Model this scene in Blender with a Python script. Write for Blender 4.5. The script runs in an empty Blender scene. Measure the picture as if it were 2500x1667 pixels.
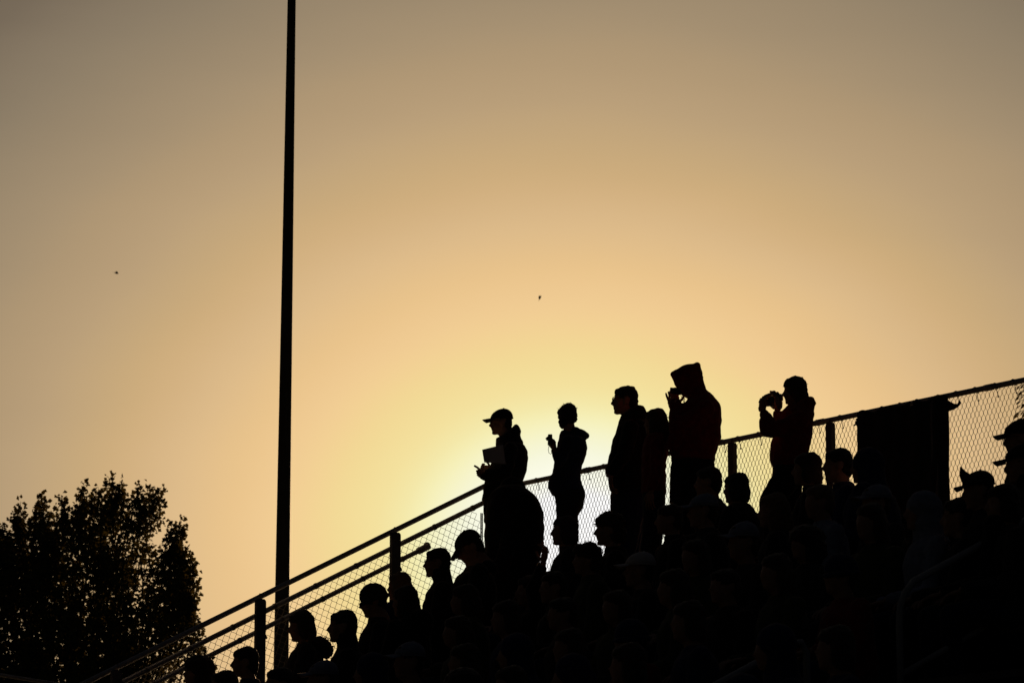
import bpy, math, random
import numpy as np
from mathutils import Vector, Matrix, noise

random.seed(11)
SC = bpy.context.scene
COL = SC.collection
R = math.radians

# ------------------------------------------------------------------ camera
FPX = 8200.0                      # focal length in photo pixels (photo is 2500 wide)
PITCH = R(11.05)
CAMZ = 1.6
cam_d = bpy.data.cameras.new('camera')
cam = bpy.data.objects.new('camera', cam_d)
COL.objects.link(cam)
cam.location = (0, 0, CAMZ)
cam.rotation_euler = (math.pi / 2 + PITCH, 0, 0)
cam_d.sensor_width = 36
cam_d.lens = FPX * 36 / 2500
cam_d.clip_end = 5000
cam_d.dof.use_dof = True
cam_d.dof.focus_distance = 27.5
cam_d.dof.aperture_fstop = 7.1
SC.camera = cam

SUN_PX, SUN_PY = 1405.0, 1318.0


def ray(px, py):
    x = (px - 1250) / FPX
    y = (833.5 - py) / FPX
    d = Vector((x, math.cos(PITCH) - y * math.sin(PITCH), math.sin(PITCH) + y * math.cos(PITCH)))
    return d / d.y


def px_at(px, py, Y):
    return Vector((0, 0, CAMZ)) + ray(px, py) * Y


def project(P):
    X, Y, Z = P[0], P[1], P[2] - CAMZ
    zc = Y * math.cos(PITCH) + Z * math.sin(PITCH)
    yc = -Y * math.sin(PITCH) + Z * math.cos(PITCH)
    return 1250 + FPX * X / zc, 833.5 - FPX * yc / zc, FPX / zc


# ------------------------------------------------------------------ sky and sun
sun_dir = ray(SUN_PX, SUN_PY).normalized()
sun_el = math.asin(sun_dir.z)
sun_az = math.atan2(sun_dir.x, sun_dir.y)      # clockwise from +Y

world = bpy.data.worlds.new('World')
SC.world = world
world.use_nodes = True
nt = world.node_tree
nt.nodes.clear()


def N(kind, **kw):
    n = nt.nodes.new(kind)
    for k, val in kw.items():
        setattr(n, k, val)
    return n


def M2(op, a, b=None, c=None):
    n = N('ShaderNodeMath', operation=op)
    for i, q in enumerate((a, b, c)):
        if q is None:
            continue
        if isinstance(q, (int, float)):
            n.inputs[i].default_value = q
        else:
            nt.links.new(q, n.inputs[i])
    return n.outputs[0]


tc = N('ShaderNodeTexCoord')
F_ = sun_dir
R_ = Vector((F_.y, -F_.x, 0)).normalized()
U_ = R_.cross(F_)


def dotc(vec):
    n = N('ShaderNodeVectorMath', operation='DOT_PRODUCT')
    nt.links.new(tc.outputs['Generated'], n.inputs[0])
    n.inputs[1].default_value = vec
    return n.outputs['Value']


df, dr, du = dotc(F_), dotc(R_), dotc(U_)
# angle from the sun, the glow spread a little wider along the horizon
hyp = M2('SQRT', M2('ADD', M2('POWER', M2('MULTIPLY', dr, 0.77), 2.0), M2('POWER', du, 2.0)))
ang = M2('ARCTAN2', hyp, df)
# faint uneven haze, long and flat
mp = N('ShaderNodeMapping')
mp.inputs['Scale'].default_value = (3.0, 3.0, 14.0)
nt.links.new(tc.outputs['Generated'], mp.inputs['Vector'])
hz = N('ShaderNodeTexNoise')
hz.inputs['Scale'].default_value = 2.2
hz.inputs['Detail'].default_value = 4.0
nt.links.new(mp.outputs[0], hz.inputs['Vector'])
wob = M2('MULTIPLY_ADD', hz.outputs[0], 0.08, 0.96)
tval = M2('SQRT', M2('DIVIDE', M2('MULTIPLY', ang, wob), math.pi))


def lin(c):
    return tuple(((q / 255) / 12.92 if q / 255 <= 0.04045 else ((q / 255 + 0.055) / 1.055) ** 2.4) for q in c)


SKY = [(0, (255, 255, 250), 2.2), (60, (255, 255, 248), 1.5), (125, (252, 252, 240), 1.03), (205, (242, 244, 221), 1.0),
       (255, (243, 242, 202), 1.0), (295, (243, 238, 182), 1.0), (330, (240, 229, 167), 1.0), (375, (241, 223, 156), 1.0), (463, (238, 213, 146), 1.0),
       (533, (240, 205, 147), 1.0), (600, (235, 198, 144), 1.0), (670, (230, 192, 136), 1.0), (767, (217, 184, 138), 1.0), (860, (207, 173, 126), 1.0),
       (930, (199, 168, 122), 1.0), (1021, (187, 160, 122), 1.0), (1083, (181, 155, 120), 1.0), (1179, (171, 147, 114), 1.0), (1250, (164, 143, 114), 1.0),
       (1398, (146, 129, 105), 1.0), (1510, (138, 124, 103), 1.0), (1680, (114, 101, 86), 1.0), (2500, (70, 65, 58), 1.0), (5000, (36, 34, 33), 1.0),
       (9800, (20, 20, 22), 1.0), (17000, (11, 12, 15), 1.0), (25700, (8, 9, 12), 1.0)]
ramp = N('ShaderNodeValToRGB')
ramp.color_ramp.interpolation = 'B_SPLINE'
els = ramp.color_ramp.elements
while len(els) > 1:
    els.remove(els[-1])
for i, (rp, c, k) in enumerate(SKY):
    pos = math.sqrt(min(1.0, rp / FPX / math.pi))
    e = els[0] if i == 0 else els.new(pos)
    e.position = pos
    lc = lin(c)
    e.color = (lc[0] * k, lc[1] * k, lc[2] * k, 1)
nt.links.new(tval, ramp.inputs[0])
bg1 = N('ShaderNodeBackground')
bg1.inputs['Strength'].default_value = 1.0
nt.links.new(ramp.outputs[0], bg1.inputs['Color'])
sky = N('ShaderNodeTexSky', sky_type='NISHITA')
sky.sun_disc = False
sky.sun_elevation = sun_el
sky.sun_rotation = sun_az
sky.dust_density = 4.0
bg2 = N('ShaderNodeBackground')
bg2.inputs['Strength'].default_value = 0.0004
nt.links.new(sky.outputs[0], bg2.inputs['Color'])
add = N('ShaderNodeAddShader')
nt.links.new(bg1.outputs[0], add.inputs[0])
nt.links.new(bg2.outputs[0], add.inputs[1])
wo = N('ShaderNodeOutputWorld')
nt.links.new(add.outputs[0], wo.inputs['Surface'])

sun_d = bpy.data.lights.new('sun', 'SUN')
sun_d.energy = 4.5
sun_d.angle = R(0.6)
sun_d.color = (1.0, 0.60, 0.30)
sun = bpy.data.objects.new('sun', sun_d)
COL.objects.link(sun)
sun.rotation_euler = sun_dir.to_track_quat('Z', 'Y').to_euler()
sun.location = sun_dir * 60

SC.view_settings.view_transform = 'Standard'
SC.view_settings.look = 'None'
SC.view_settings.exposure = 0
SC.view_settings.gamma = 1
SC.view_settings.use_curve_mapping = False


# ------------------------------------------------------------------ materials
def mat(name, col, rough=0.85, var=0.25, scale=18.0, bump=0.25, metal=0.0, spec=0.3, trans=0.0):
    m = bpy.data.materials.new(name)
    m.use_nodes = True
    t = m.node_tree
    b = t.nodes['Principled BSDF']
    b.inputs['Roughness'].default_value = rough
    b.inputs['Metallic'].default_value = metal
    b.inputs['Specular IOR Level'].default_value = spec
    o = t.nodes.new('ShaderNodeTexCoord')
    nz = t.nodes.new('ShaderNodeTexNoise')
    nz.inputs['Scale'].default_value = scale
    nz.inputs['Detail'].default_value = 6
    t.links.new(o.outputs['Object'], nz.inputs['Vector'])
    cr = t.nodes.new('ShaderNodeValToRGB')
    cr.color_ramp.elements[0].position = 0.3
    cr.color_ramp.elements[1].position = 0.7
    cr.color_ramp.elements[0].color = tuple(q * (1 - var) for q in col) + (1,)
    cr.color_ramp.elements[1].color = tuple(min(1, q * (1 + var)) for q in col) + (1,)
    t.links.new(nz.outputs[0], cr.inputs[0])
    t.links.new(cr.outputs[0], b.inputs['Base Color'])
    if bump:
        n2 = t.nodes.new('ShaderNodeTexNoise')
        n2.inputs['Scale'].default_value = scale * 6
        t.links.new(o.outputs['Object'], n2.inputs['Vector'])
        bp = t.nodes.new('ShaderNodeBump')
        bp.inputs['Strength'].default_value = bump
        bp.inputs['Distance'].default_value = 0.01
        t.links.new(n2.outputs[0], bp.inputs['Height'])
        t.links.new(bp.outputs[0], b.inputs['Normal'])
    return m


MAT = {
    'skin': mat('skin', (0.34, 0.20, 0.14), 0.6, 0.12, 30, 0.1),
    'hair_dark': mat('hair_dark', (0.016, 0.011, 0.008), 0.55, 0.4, 60, 0.6),
    'hair_brown': mat('hair_brown', (0.045, 0.026, 0.014), 0.55, 0.4, 60, 0.6),
    'hair_blond': mat('hair_blond', (0.16, 0.10, 0.05), 0.55, 0.3, 60, 0.6),
    'black': mat('black_cloth', (0.014, 0.014, 0.015), 0.95, 0.3, 25, 0.3, spec=0.1),
    'charcoal': mat('charcoal_cloth', (0.030, 0.030, 0.033), 0.95, 0.3, 25, 0.3, spec=0.1),
    'navy': mat('navy_cloth', (0.020, 0.030, 0.085), 0.95, 0.3, 25, 0.3, spec=0.1),
    'red': mat('red_cloth', (0.17, 0.014, 0.013), 0.95, 0.3, 25, 0.3, spec=0.1),
    'green': mat('olive_cloth', (0.05, 0.058, 0.03), 0.95, 0.3, 25, 0.3, spec=0.1),
    'pale': mat('pale_blue_cloth', (0.20, 0.24, 0.34), 0.95, 0.2, 25, 0.3, spec=0.1),
    'white': mat('off_white_cloth', (0.50, 0.50, 0.52), 0.95, 0.1, 25, 0.3, spec=0.1),
    'denim': mat('denim', (0.020, 0.028, 0.050), 0.9, 0.3, 30, 0.3, spec=0.1),
    'shoe': mat('shoe', (0.03, 0.03, 0.03), 0.7),
    'paper': mat('paper', (0.42, 0.45, 0.52), 0.8, 0.04, 8, 0.0),
    'plastic': mat('black_plastic', (0.02, 0.02, 0.022), 0.45, 0.15, 20, 0.05),
    'glass': mat('lens_glass', (0.05, 0.05, 0.05), 0.1, 0.0, 5, 0.0),
    'steel': mat('galvanised_steel', (0.34, 0.35, 0.37), 0.55, 0.15, 9, 0.1, metal=0.6),
    'dull_steel': mat('dull_painted_steel', (0.13, 0.13, 0.14), 0.75, 0.2, 9, 0.15, metal=0.2),
    'pale_pipe': mat('aluminium_pipe', (0.30, 0.32, 0.34), 0.5, 0.08, 9, 0.05, metal=0.0),
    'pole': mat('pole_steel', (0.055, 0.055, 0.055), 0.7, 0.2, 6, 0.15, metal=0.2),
    'wire': mat('fence_wire', (0.22, 0.21, 0.20), 0.6, 0.15, 30, 0.0, metal=0.4),
    'plank': mat('weathered_plank', (0.075, 0.068, 0.060), 0.85, 0.3, 5, 0.3),
    'riser': mat('riser_board', (0.045, 0.043, 0.040), 0.9, 0.3, 5, 0.3),
    'tarp': mat('black_tarp', (0.020, 0.022, 0.028), 0.8, 0.3, 6, 0.3),
    'bark': mat('bark', (0.06, 0.045, 0.032), 0.95, 0.4, 12, 0.8),
    'leaf': mat('leaf', (0.045, 0.060, 0.018), 0.7, 0.4, 3, 0.0),
    'bird': mat('bird_feather', (0.03, 0.025, 0.02), 0.8, 0.2, 20, 0.0),
    'grass': mat('grass_field', (0.045, 0.070, 0.022), 0.95, 0.4, 2.0, 0.6),
    'track': mat('cinder_track', (0.12, 0.065, 0.045), 0.95, 0.25, 8.0, 0.5),
}
# fuzz on cloth and hair catches the low sun at the edges
for _n in ('black', 'charcoal', 'navy', 'red', 'green', 'pale', 'white', 'denim', 'hair_dark', 'hair_brown', 'hair_blond'):
    _p = MAT[_n].node_tree.nodes['Principled BSDF']
    _p.inputs['Sheen Weight'].default_value = 0.35
    _p.inputs['Sheen Roughness'].default_value = 0.35
    _p.inputs['Sheen Tint'].default_value = (1.0, 0.85, 0.7, 1)
# a little backlight comes through the thin tarp
_t = MAT['tarp'].node_tree
_b = _t.nodes['Principled BSDF']
_tr = _t.nodes.new('ShaderNodeBsdfTranslucent')
_tr.inputs['Color'].default_value = (0.05, 0.045, 0.03, 1)
_mx = _t.nodes.new('ShaderNodeMixShader')
_mx.inputs[0].default_value = 0.10
_t.links.new(_b.outputs[0], _mx.inputs[1])
_t.links.new(_tr.outputs[0], _mx.inputs[2])
_t.links.new(_mx.outputs[0], _t.nodes['Material Output'].inputs['Surface'])
# leaves let some of the low sun through
_t = MAT['leaf'].node_tree
_b = _t.nodes['Principled BSDF']
_tr = _t.nodes.new('ShaderNodeBsdfTranslucent')
_tr.inputs['Color'].default_value = (0.09, 0.07, 0.015, 1)
_mx = _t.nodes.new('ShaderNodeMixShader')
_mx.inputs[0].default_value = 0.18
_t.links.new(_b.outputs[0], _mx.inputs[1])
_t.links.new(_tr.outputs[0], _mx.inputs[2])
_t.links.new(_mx.outputs[0], _t.nodes['Material Output'].inputs['Surface'])


# ------------------------------------------------------------------ mesh helpers
class MB:
    def __init__(self):
        self.v = []
        self.f = []

    def rings(self, rings, closed=True):
        n = len(rings[0])
        o = len(self.v)
        for r in rings:
            self.v.extend(r)
        m = len(rings)
        for i in range(m - 1):
            for j in range(n):
                a = o + i * n + j
                b = o + i * n + (j + 1) % n
                self.f.append((a, b, b + n, a + n))
        if closed:
            self.f.append(tuple(o + j for j in range(n))[::-1])
            self.f.append(tuple(o + (m - 1) * n + j for j in range(n)))
        return self

    def capsule(self, p, r, q, r2=None, n=10, caps=3):
        p, q = Vector(p), Vector(q)
        r2 = r if r2 is None else r2
        d = q - p
        if d.length < 1e-6:
            d = Vector((0, 0, 1e-4))
        d.normalize()
        a = d.orthogonal().normalized()
        b = d.cross(a)
        rs = []
        for k in range(caps):
            t = (k + 0.35) / caps * math.pi / 2
            rs.append((p - d * r * math.cos(t), r * math.sin(t)))
        rs.append((p, r))
        rs.append((q, r2))
        for k in reversed(range(caps)):
            t = (k + 0.35) / caps * math.pi / 2
            rs.append((q + d * r2 * math.cos(t), r2 * math.sin(t)))
        cs = [(math.cos(2 * math.pi * j / n), math.sin(2 * math.pi * j / n)) for j in range(n)]
        return self.rings([[tuple(c + (a * x + b * y) * rr) for x, y in cs] for c, rr in rs])

    def chain(self, pts, n=10):
        for (p, r), (q, r2) in zip(pts[:-1], pts[1:]):
            self.capsule(p, r, q, r2, n)
        return self

    def ellipsoid(self, c, rad, M=None, n=14, m=9):
        c = Vector(c)
        M = M or Matrix.Identity(3)
        rs = []
        for i in range(m):
            t = math.pi * (i + 0.3) / (m - 0.4)
            rr = []
            for j in range(n):
                a = 2 * math.pi * j / n
                rr.append(tuple(c + M @ Vector((rad[0] * math.sin(t) * math.cos(a), rad[1] * math.sin(t) * math.sin(a), rad[2] * math.cos(t)))))
            rs.append(rr)
        return self.rings(rs)

    def loft(self, secs, n=20, ex=1.0):
        # secs: (centre, half-axis a, half-axis b); ends are closed with a shrunken ring
        out = []
        full = []
        c0, a0, b0 = secs[0]
        c1, a1, b1 = secs[-1]
        full.append((c0, a0 * 0.45, b0 * 0.45))
        full.extend(secs)
        full.append((c1, a1 * 0.45, b1 * 0.45))
        for c, a, b in full:
            ring = []
            for j in range(n):
                t = 2 * math.pi * j / n
                x, y = math.cos(t), math.sin(t)
                x = math.copysign(abs(x) ** ex, x)
                y = math.copysign(abs(y) ** ex, y)
                ring.append(tuple(c + a * x + b * y))
            out.append(ring)
        return self.rings(out)

    def box(self, c, half, M=None):
        c = Vector(c)
        M = M or Matrix.Identity(3)
        o = len(self.v)
        for sx in (-1, 1):
            for sy in (-1, 1):
                for sz in (-1, 1):
                    self.v.append(tuple(c + M @ Vector((sx * half[0], sy * half[1], sz * half[2]))))
        for q in ((0, 1, 3, 2), (4, 6, 7, 5), (0, 4, 5, 1), (2, 3, 7, 6), (0, 2, 6, 4), (1, 5, 7, 3)):
            self.f.append(tuple(o + k for k in q))
        return self

    def tube(self, pts, r, n=8):
        pts = [Vector(p) for p in pts]
        rs = []
        a = None
        for i, p in enumerate(pts):
            d = (pts[min(i + 1, len(pts) - 1)] - pts[max(i - 1, 0)]).normalized()
            if a is None:
                a = d.orthogonal().normalized()
            else:
                a = (a - d * a.dot(d)).normalized()
            b = d.cross(a)
            rr = r[i] if isinstance(r, (list, tuple)) else r
            rs.append([tuple(p + (a * math.cos(2 * math.pi * j / n) + b * math.sin(2 * math.pi * j / n)) * rr) for j in range(n)])
        return self.rings(rs)

    def prism(self, poly, thick):
        # poly: world points in order, thick: vector
        o = len(self.v)
        n = len(poly)
        for p in poly:
            self.v.append(tuple(Vector(p) - thick))
        for p in poly:
            self.v.append(tuple(Vector(p) + thick))
        self.f.append(tuple(o + k for k in range(n))[::-1])
        self.f.append(tuple(o + n + k for k in range(n)))
        for k in range(n):
            self.f.append((o + k, o + (k + 1) % n, o + n + (k + 1) % n, o + n + k))
        return self


def make_mesh(name, v, f, m, smooth=True):
    me = bpy.data.meshes.new(name)
    me.from_pydata(v, [], f)
    me.materials.append(m)
    if smooth:
        me.polygons.foreach_set('use_smooth', [True] * len(me.polygons))
    me.update()
    return me


def build(name, mb, m, parent=None, origin=None, smooth=True, kind=None):
    og = Vector(origin) if origin is not None else None
    if parent is not None and origin is None:
        og = Vector(ORIG[parent.name])
    if og is None:
        og = Vector((0, 0, 0))
    vs = [(p[0] - og.x, p[1] - og.y, p[2] - og.z) for p in mb.v]
    o = bpy.data.objects.new(name, make_mesh(name, vs, mb.f, MAT[m] if isinstance(m, str) else m, smooth))
    COL.objects.link(o)
    if parent is not None:
        o.parent = parent
        ORIG[o.name] = ORIG[parent.name]
    else:
        o.location = og
        ORIG[o.name] = tuple(og)
    if kind:
        o['kind'] = kind
    return o


ORIG = {}


def tag(o, label, cat, group=None):
    o['label'] = label
    o['category'] = cat
    if group:
        o['group'] = group
    return o


def empty(name, loc, label=None, cat=None, group=None):
    o = bpy.data.objects.new(name, None)
    o.empty_display_size = 0.2
    COL.objects.link(o)
    o.location = loc
    ORIG[o.name] = tuple(loc)
    if label:
        tag(o, label, cat, group)
    return o


def fuse(mb, voxel, smooth=2, wrinkle=0.0, wscale=9.0):
    """one continuous skin round all the shapes of mb"""
    me = bpy.data.meshes.new('tmp')
    me.from_pydata(mb.v, [], mb.f)
    ob = bpy.data.objects.new('tmp', me)
    COL.objects.link(ob)
    rm = ob.modifiers.new('r', 'REMESH')
    rm.mode = 'VOXEL'
    rm.voxel_size = voxel
    if smooth:
        sm = ob.modifiers.new('s', 'SMOOTH')
        sm.iterations = smooth
        sm.factor = 0.5
    dg = bpy.context.evaluated_depsgraph_get()
    ev = ob.evaluated_get(dg)
    em = ev.to_mesh()
    n = len(em.vertices)
    co = np.empty(n * 3, np.float32)
    em.vertices.foreach_get('co', co)
    co = co.reshape(-1, 3)
    if wrinkle:
        no = np.empty(n * 3, np.float32)
        em.vertices.foreach_get('normal', no)
        no = no.reshape(-1, 3)
        sd = random.random() * 50
        d = np.array([noise.noise((p[0] * wscale + sd, p[1] * wscale, p[2] * wscale * 1.7)) +
                      0.5 * noise.noise((p[0] * wscale * 2.3, p[1] * wscale * 2.3 + sd, p[2] * wscale * 3.0)) for p in co], np.float32)
        co = co + no * (d * wrinkle)[:, None]
    npol = len(em.polygons)
    tot = np.empty(npol, np.int32)
    em.polygons.foreach_get('loop_total', tot)
    lv = np.empty(len(em.loops), np.int32)
    em.loops.foreach_get('vertex_index', lv)
    out = MB()
    out.v = [tuple(map(float, p)) for p in co]
    st = np.concatenate([[0], np.cumsum(tot)])
    lvl = lv.tolist()
    out.f = [tuple(lvl[st[i]:st[i + 1]]) for i in range(npol)]
    ev.to_mesh_clear()
    bpy.data.objects.remove(ob)
    bpy.data.meshes.remove(me)
    return out


def merge(a, b):
    o = len(a.v)
    a.v.extend(b.v)
    a.f.extend(tuple(q + o for q in f) for f in b.f)
    return a


# ------------------------------------------------------------------ the stand: frame of reference
TH = R(36.0)
UU = Vector((-math.sin(TH), math.cos(TH), 0))       # along the back fence, away from the camera
VV = Vector((-UU.y, UU.x, 0))                        # down the stand, towards the field
CC = Vector((-0.038, 31.113, 0))                     # far back corner
DECK, RUN, RISE = 5.15, 0.765, 0.36
NROW = 14
RAILZ = 6.294
S_END = 24.0
UP = Vector((0, 0, 1))


def ST(s, t, z=0.0):
    return CC - UU * s + VV * t + UP * z


def st_of(P):
    d = Vector((P[0], P[1], 0)) - CC
    return -d.dot(UU), d.dot(VV)


def tread_z(k):
    return DECK - RISE * k


def Y_for_t(px, py, t):
    """distance at which the line of sight through a pixel stands t metres in front of the back fence"""
    r = ray(px, py)
    rx, ry = r.x * VV.x + r.y * VV.y, -(CC.x * VV.x + CC.y * VV.y)
    return (t - ry) / rx


# ------------------------------------------------------------------ ground
g = MB()
g.v = [(-1500, -300, 0), (1500, -300, 0), (1500, 3000, 0), (-1500, 3000, 0)]
g.f = [(0, 1, 2, 3)]
o = build('ground', g, 'grass', smooth=False)
o['kind'] = 'structure'
g = MB()
a0, a1 = ST(-60, 12.5, 0.004), ST(60, 12.5, 0.004)
b1, b0 = ST(60, 21.5, 0.004), ST(-60, 21.5, 0.004)
g.v = [tuple(a0), tuple(a1), tuple(b1), tuple(b0)]
g.f = [(0, 1, 2, 3)]
o = build('running_track', g, 'track', smooth=False)
o['kind'] = 'structure'

# ------------------------------------------------------------------ bleachers
MST = Matrix((-UU, VV, UP)).transposed()       # local x along the rows, y down the stand
bl = empty('bleachers', ST(S_END / 2, NROW * RUN / 2, 0), 'tall stepped stand packed with spectators below the chain link fence', 'bleachers')
for k in range(NROW):
    z = tread_z(k)
    t0 = k * RUN
    m = MB().box(ST(S_END / 2, t0 + RUN / 2, z - 0.02), (S_END / 2, RUN / 2 + 0.01, 0.02), MST)
    build('tread', m, 'plank', bl, smooth=False)
    m = MB().box(ST(S_END / 2, t0 + RUN - 0.012, z - 0.04 - (RISE - 0.0) / 2 + 0.0), (S_END / 2, 0.012, RISE / 2 - 0.003), MST)
    build('riser', m, 'riser', bl, smooth=False)
    if k > 0:
        m = MB().box(ST(S_END / 2 + 0.85, t0 + 0.17, z + 0.40), (S_END / 2 - 1.0, 0.13, 0.022), MST)
        bs = build('bench_seat', m, 'plank', bl, smooth=False)
        first = None
        for j in range(13):
            if first is None:
                first = build('bench_bracket', MB().box(ST(2.2, t0 + 0.17, z + 0.189), (0.025, 0.09, 0.189), MST), 'dull_steel', bs, smooth=False)
            else:
                c = first.copy()
                COL.objects.link(c)
                c.location = -UU * (j * 1.75)
m = MB().box(ST(S_END / 2, -0.16, DECK / 2), (S_END / 2, 0.02, DECK / 2), MST)
build('back_light_block', m, 'riser', bl, smooth=False)  # unseen solid back, added so low sun does not leak through the stand
m = MB()
prof = [ST(-0.03, -0.13, 0.0), ST(-0.03, -0.13, DECK - 0.05), ST(-0.03, RUN - 0.03, DECK - 0.05)]
for k in range(1, NROW):
    prof.append(ST(-0.03, k * RUN - 0.03, tread_z(k) - 0.05))
    prof.append(ST(-0.03, (k + 1) * RUN - 0.03, tread_z(k) - 0.05))
prof.append(ST(-0.03, NROW * RUN - 0.03, 0.0))
m.prism(prof, UU * 0.02)
build('end_panel', m, 'riser', bl, smooth=False)


# ------------------------------------------------------------------ chain link fences
def chain_link(mb, org, ax, up, nrm, length, height, cw, ch, r=0.0024, bend=0.085):
    """woven zig-zag wires with short twisted bends"""
    pitch = cw / 2
    nw = int(length / pitch)
    rows = int(height / (ch / 2))
    for i in range(nw):
        pts = []
        for j in range(rows + 1):
            side = (j + i) % 2
            x = (i + side) * pitch + (0.0016 if side else -0.0016)
            zz = j * ch / 2
            o_ = 0.0028 if side else -0.0028
            for dz, oo in ((-bend, -o_), (bend, o_)):
                q = zz + dz * ch
                jx = noise.noise((i * 0.37, q * 5.0, 1.3)) * 0.0022
                pts.append(org + ax * (x + jx) + up * q + nrm * oo)
        mb.tube(pts, r, 4)
    return mb


def rounded_post(mb, base, top, w, d, M, rr=0.03):
    """flat post with rounded upper corners"""
    h = (Vector(top) - Vector(base)).length
    poly = [(-w, 0), (w, 0), (w, h - rr)]
    for k in range(1, 5):
        a = k / 4 * math.pi / 2
        poly.append((w - rr + rr * math.cos(a), h - rr + rr * math.sin(a)))
    for k in range(1, 5):
        a = math.pi / 2 + k / 4 * math.pi / 2
        poly.append((-w + rr + rr * math.cos(a), h - rr + rr * math.sin(a)))
    ax, ay = M.col[0], M.col[1]
    mb.prism([Vector(base) + ax * x + UP * z for x, z in poly], ay * d)
    return mb


fb = empty('chain_link_fence', ST(5, 0, DECK), 'level chain link fence with pipe top rail along the back of the stand', 'fence', 'chain link fences on the stand')
FL = 10.0
m = MB().tube([ST(0.0, 0, RAILZ), ST(FL, 0, RAILZ)], 0.0225, 12)
rl = build('top_rail', m, 'steel', fb)
for sx in (1.18, 2.18, 4.38, 6.38, 8.38):
    m = MB().tube([ST(sx, 0, RAILZ), ST(sx + 0.09, 0, RAILZ)], 0.0265, 12)
    build('rail_sleeve', m, 'steel', rl)
for sx in (0.06, 0.955, 2.06, 3.333, 4.60, 5.86, 7.1, 8.35, 9.6):
    m = rounded_post(MB(), ST(sx, 0.045, DECK), ST(sx, 0.045, RAILZ - 0.03), 0.036, 0.022, MST)
    p = build('post', m, 'dull_steel', fb, smooth=False)
    m = MB().tube([ST(sx - 0.028, 0.03, RAILZ - 0.06), ST(sx - 0.028, 0.02, RAILZ + 0.012), ST(sx - 0.028, -0.02, RAILZ + 0.02), ST(sx - 0.028, -0.03, RAILZ - 0.01)], 0.008, 6)
    build('rail_bracket', m, 'dull_steel', p)
m = MB()
chain_link(m, ST(0.06, -0.026, RAILZ - 0.008 - 24 * 0.044), -UU, UP, VV, FL - 0.1, 24 * 0.044 + 0.001, 0.0475, 0.088, 0.0021)
build('chain_link_mesh', m, 'wire', fb, kind='stuff')
m = MB().tube([ST(0.0, -0.02, DECK + 0.06), ST(FL, -0.02, DECK + 0.06)], 0.016, 8)
build('bottom_rail', m, 'steel', fb)
x = 0.2
while x < FL:
    m = MB()
    ring = [ST(x + 0.004 * q, 0, RAILZ) + (VV * math.cos(a) + UP * math.sin(a)) * 0.0255 for q, a in enumerate([k * math.pi / 5 for k in range(11)])]
    m.tube(ring, 0.0032, 5)
    m.tube([ST(x, -0.02, RAILZ - 0.01), ST(x + 0.012, -0.026, RAILZ - 0.07), ST(x + 0.02, -0.024, RAILZ - 0.085)], 0.0028, 5)
    m.ellipsoid(ST(x + 0.016, -0.025, RAILZ - 0.082), (0.007, 0.007, 0.008), n=6, m=5)
    build('tie_wire', m, 'wire', rl)
    x += random.uniform(0.2, 0.29)

# stepped side fence at the far end
fs = empty('chain_link_fence', ST(-0.06, 4, tread_z(5)), 'sloping chain link fence with three pipe rails descending the far end', 'fence', 'chain link fences on the stand')


def side_pt(px, py):
    """point of the far end plane (s = -0.06) seen at a pixel"""
    r = ray(px, py)
    nrm = -UU
    O = Vector((0, 0, CAMZ))
    k = (ST(-0.06, 0) - O).dot(nrm) / r.dot(nrm)
    return O + r * k


pa, pb = side_pt(629, 1459), side_pt(956, 1298)
ta, tb = st_of(pa)[1], st_of(pb)[1]
SL = (pb.z - pa.z) / (ta - tb)
Z0 = pb.z + SL * tb


def side_z(t, off=0.0):
    return Z0 - SL * t - off


def SP(t, off=0.0, dn=0.0):
    return ST(-0.06 + dn, t, side_z(t, off))


T_END = 8.6
t3 = st_of(side_pt(1040, 1339))[1]
rails = [(0.10, 0.0, 0.0245), (0.10, 0.152, 0.0240), (t3, 0.30, 0.0225)]
for ts, off, rr in rails:
    m = MB().tube([SP(ts, off), SP(T_END, off)], rr, 12)
    rl = build('pipe_rail', m, 'steel', fs)
    if off > 0.29:
        m = MB().tube([SP(ts - 0.03, off), SP(ts + 0.085, off)], 0.033, 12)
        build('end_clamp', m, 'steel', rl)
        m = MB().ellipsoid(SP(ts - 0.01, off - 0.025), (0.03, 0.02, 0.02), n=8, m=6)
        build('clamp_bolt', m, 'steel', rl)
    for k in range(int((T_END - ts) / 0.43)):
        tt = ts + 0.25 + k * 0.43
        if off > 0.1:
            m = MB().tube([SP(tt, off), SP(tt + 0.018, off)], rr + 0.0045, 10)
            build('tie_wire', m, 'wire', rl)
m = MB().tube([SP(0.36, 1.02), SP(T_END, 1.02)], 0.014, 8)
build('bottom_rail', m, 'steel', fs)
post_ts = [st_of(side_pt(958, 1300))[1]]
tq = st_of(side_pt(629, 1461))[1]
dtp = tq - post_ts[0]
post_ts += [tq, tq + dtp, tq + 2 * dtp, tq + 3 * dtp]
for tt in [0.10] + post_ts:
    if tt > T_END:
        continue
    k = int(tt / RUN)
    zb = tread_z(k)
    wpost = 0.048 if tt > 0.5 else 0.03
    m = rounded_post(MB(), ST(-0.012, tt, zb), ST(-0.012, tt, side_z(tt) - 0.012), wpost, 0.02, Matrix((VV, -UU, UP)).transposed())
    p = build('post', m, 'dull_steel', fs, smooth=False)
    m = MB().tube([SP(tt - 0.03, 0, 0.02), SP(tt - 0.03, -0.022, 0.006), SP(tt - 0.03, -0.024, -0.012), SP(tt - 0.03, 0, -0.024)], 0.008, 6)
    build('rail_bracket', m, 'dull_steel', p)
    m = MB().capsule(ST(-0.01, tt - 0.045, side_z(tt) - 0.335), 0.017, ST(-0.01, tt - 0.062, side_z(tt) - 0.352), 0.013, 8)
    build('bolt', m, 'dull_steel', p)
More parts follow.
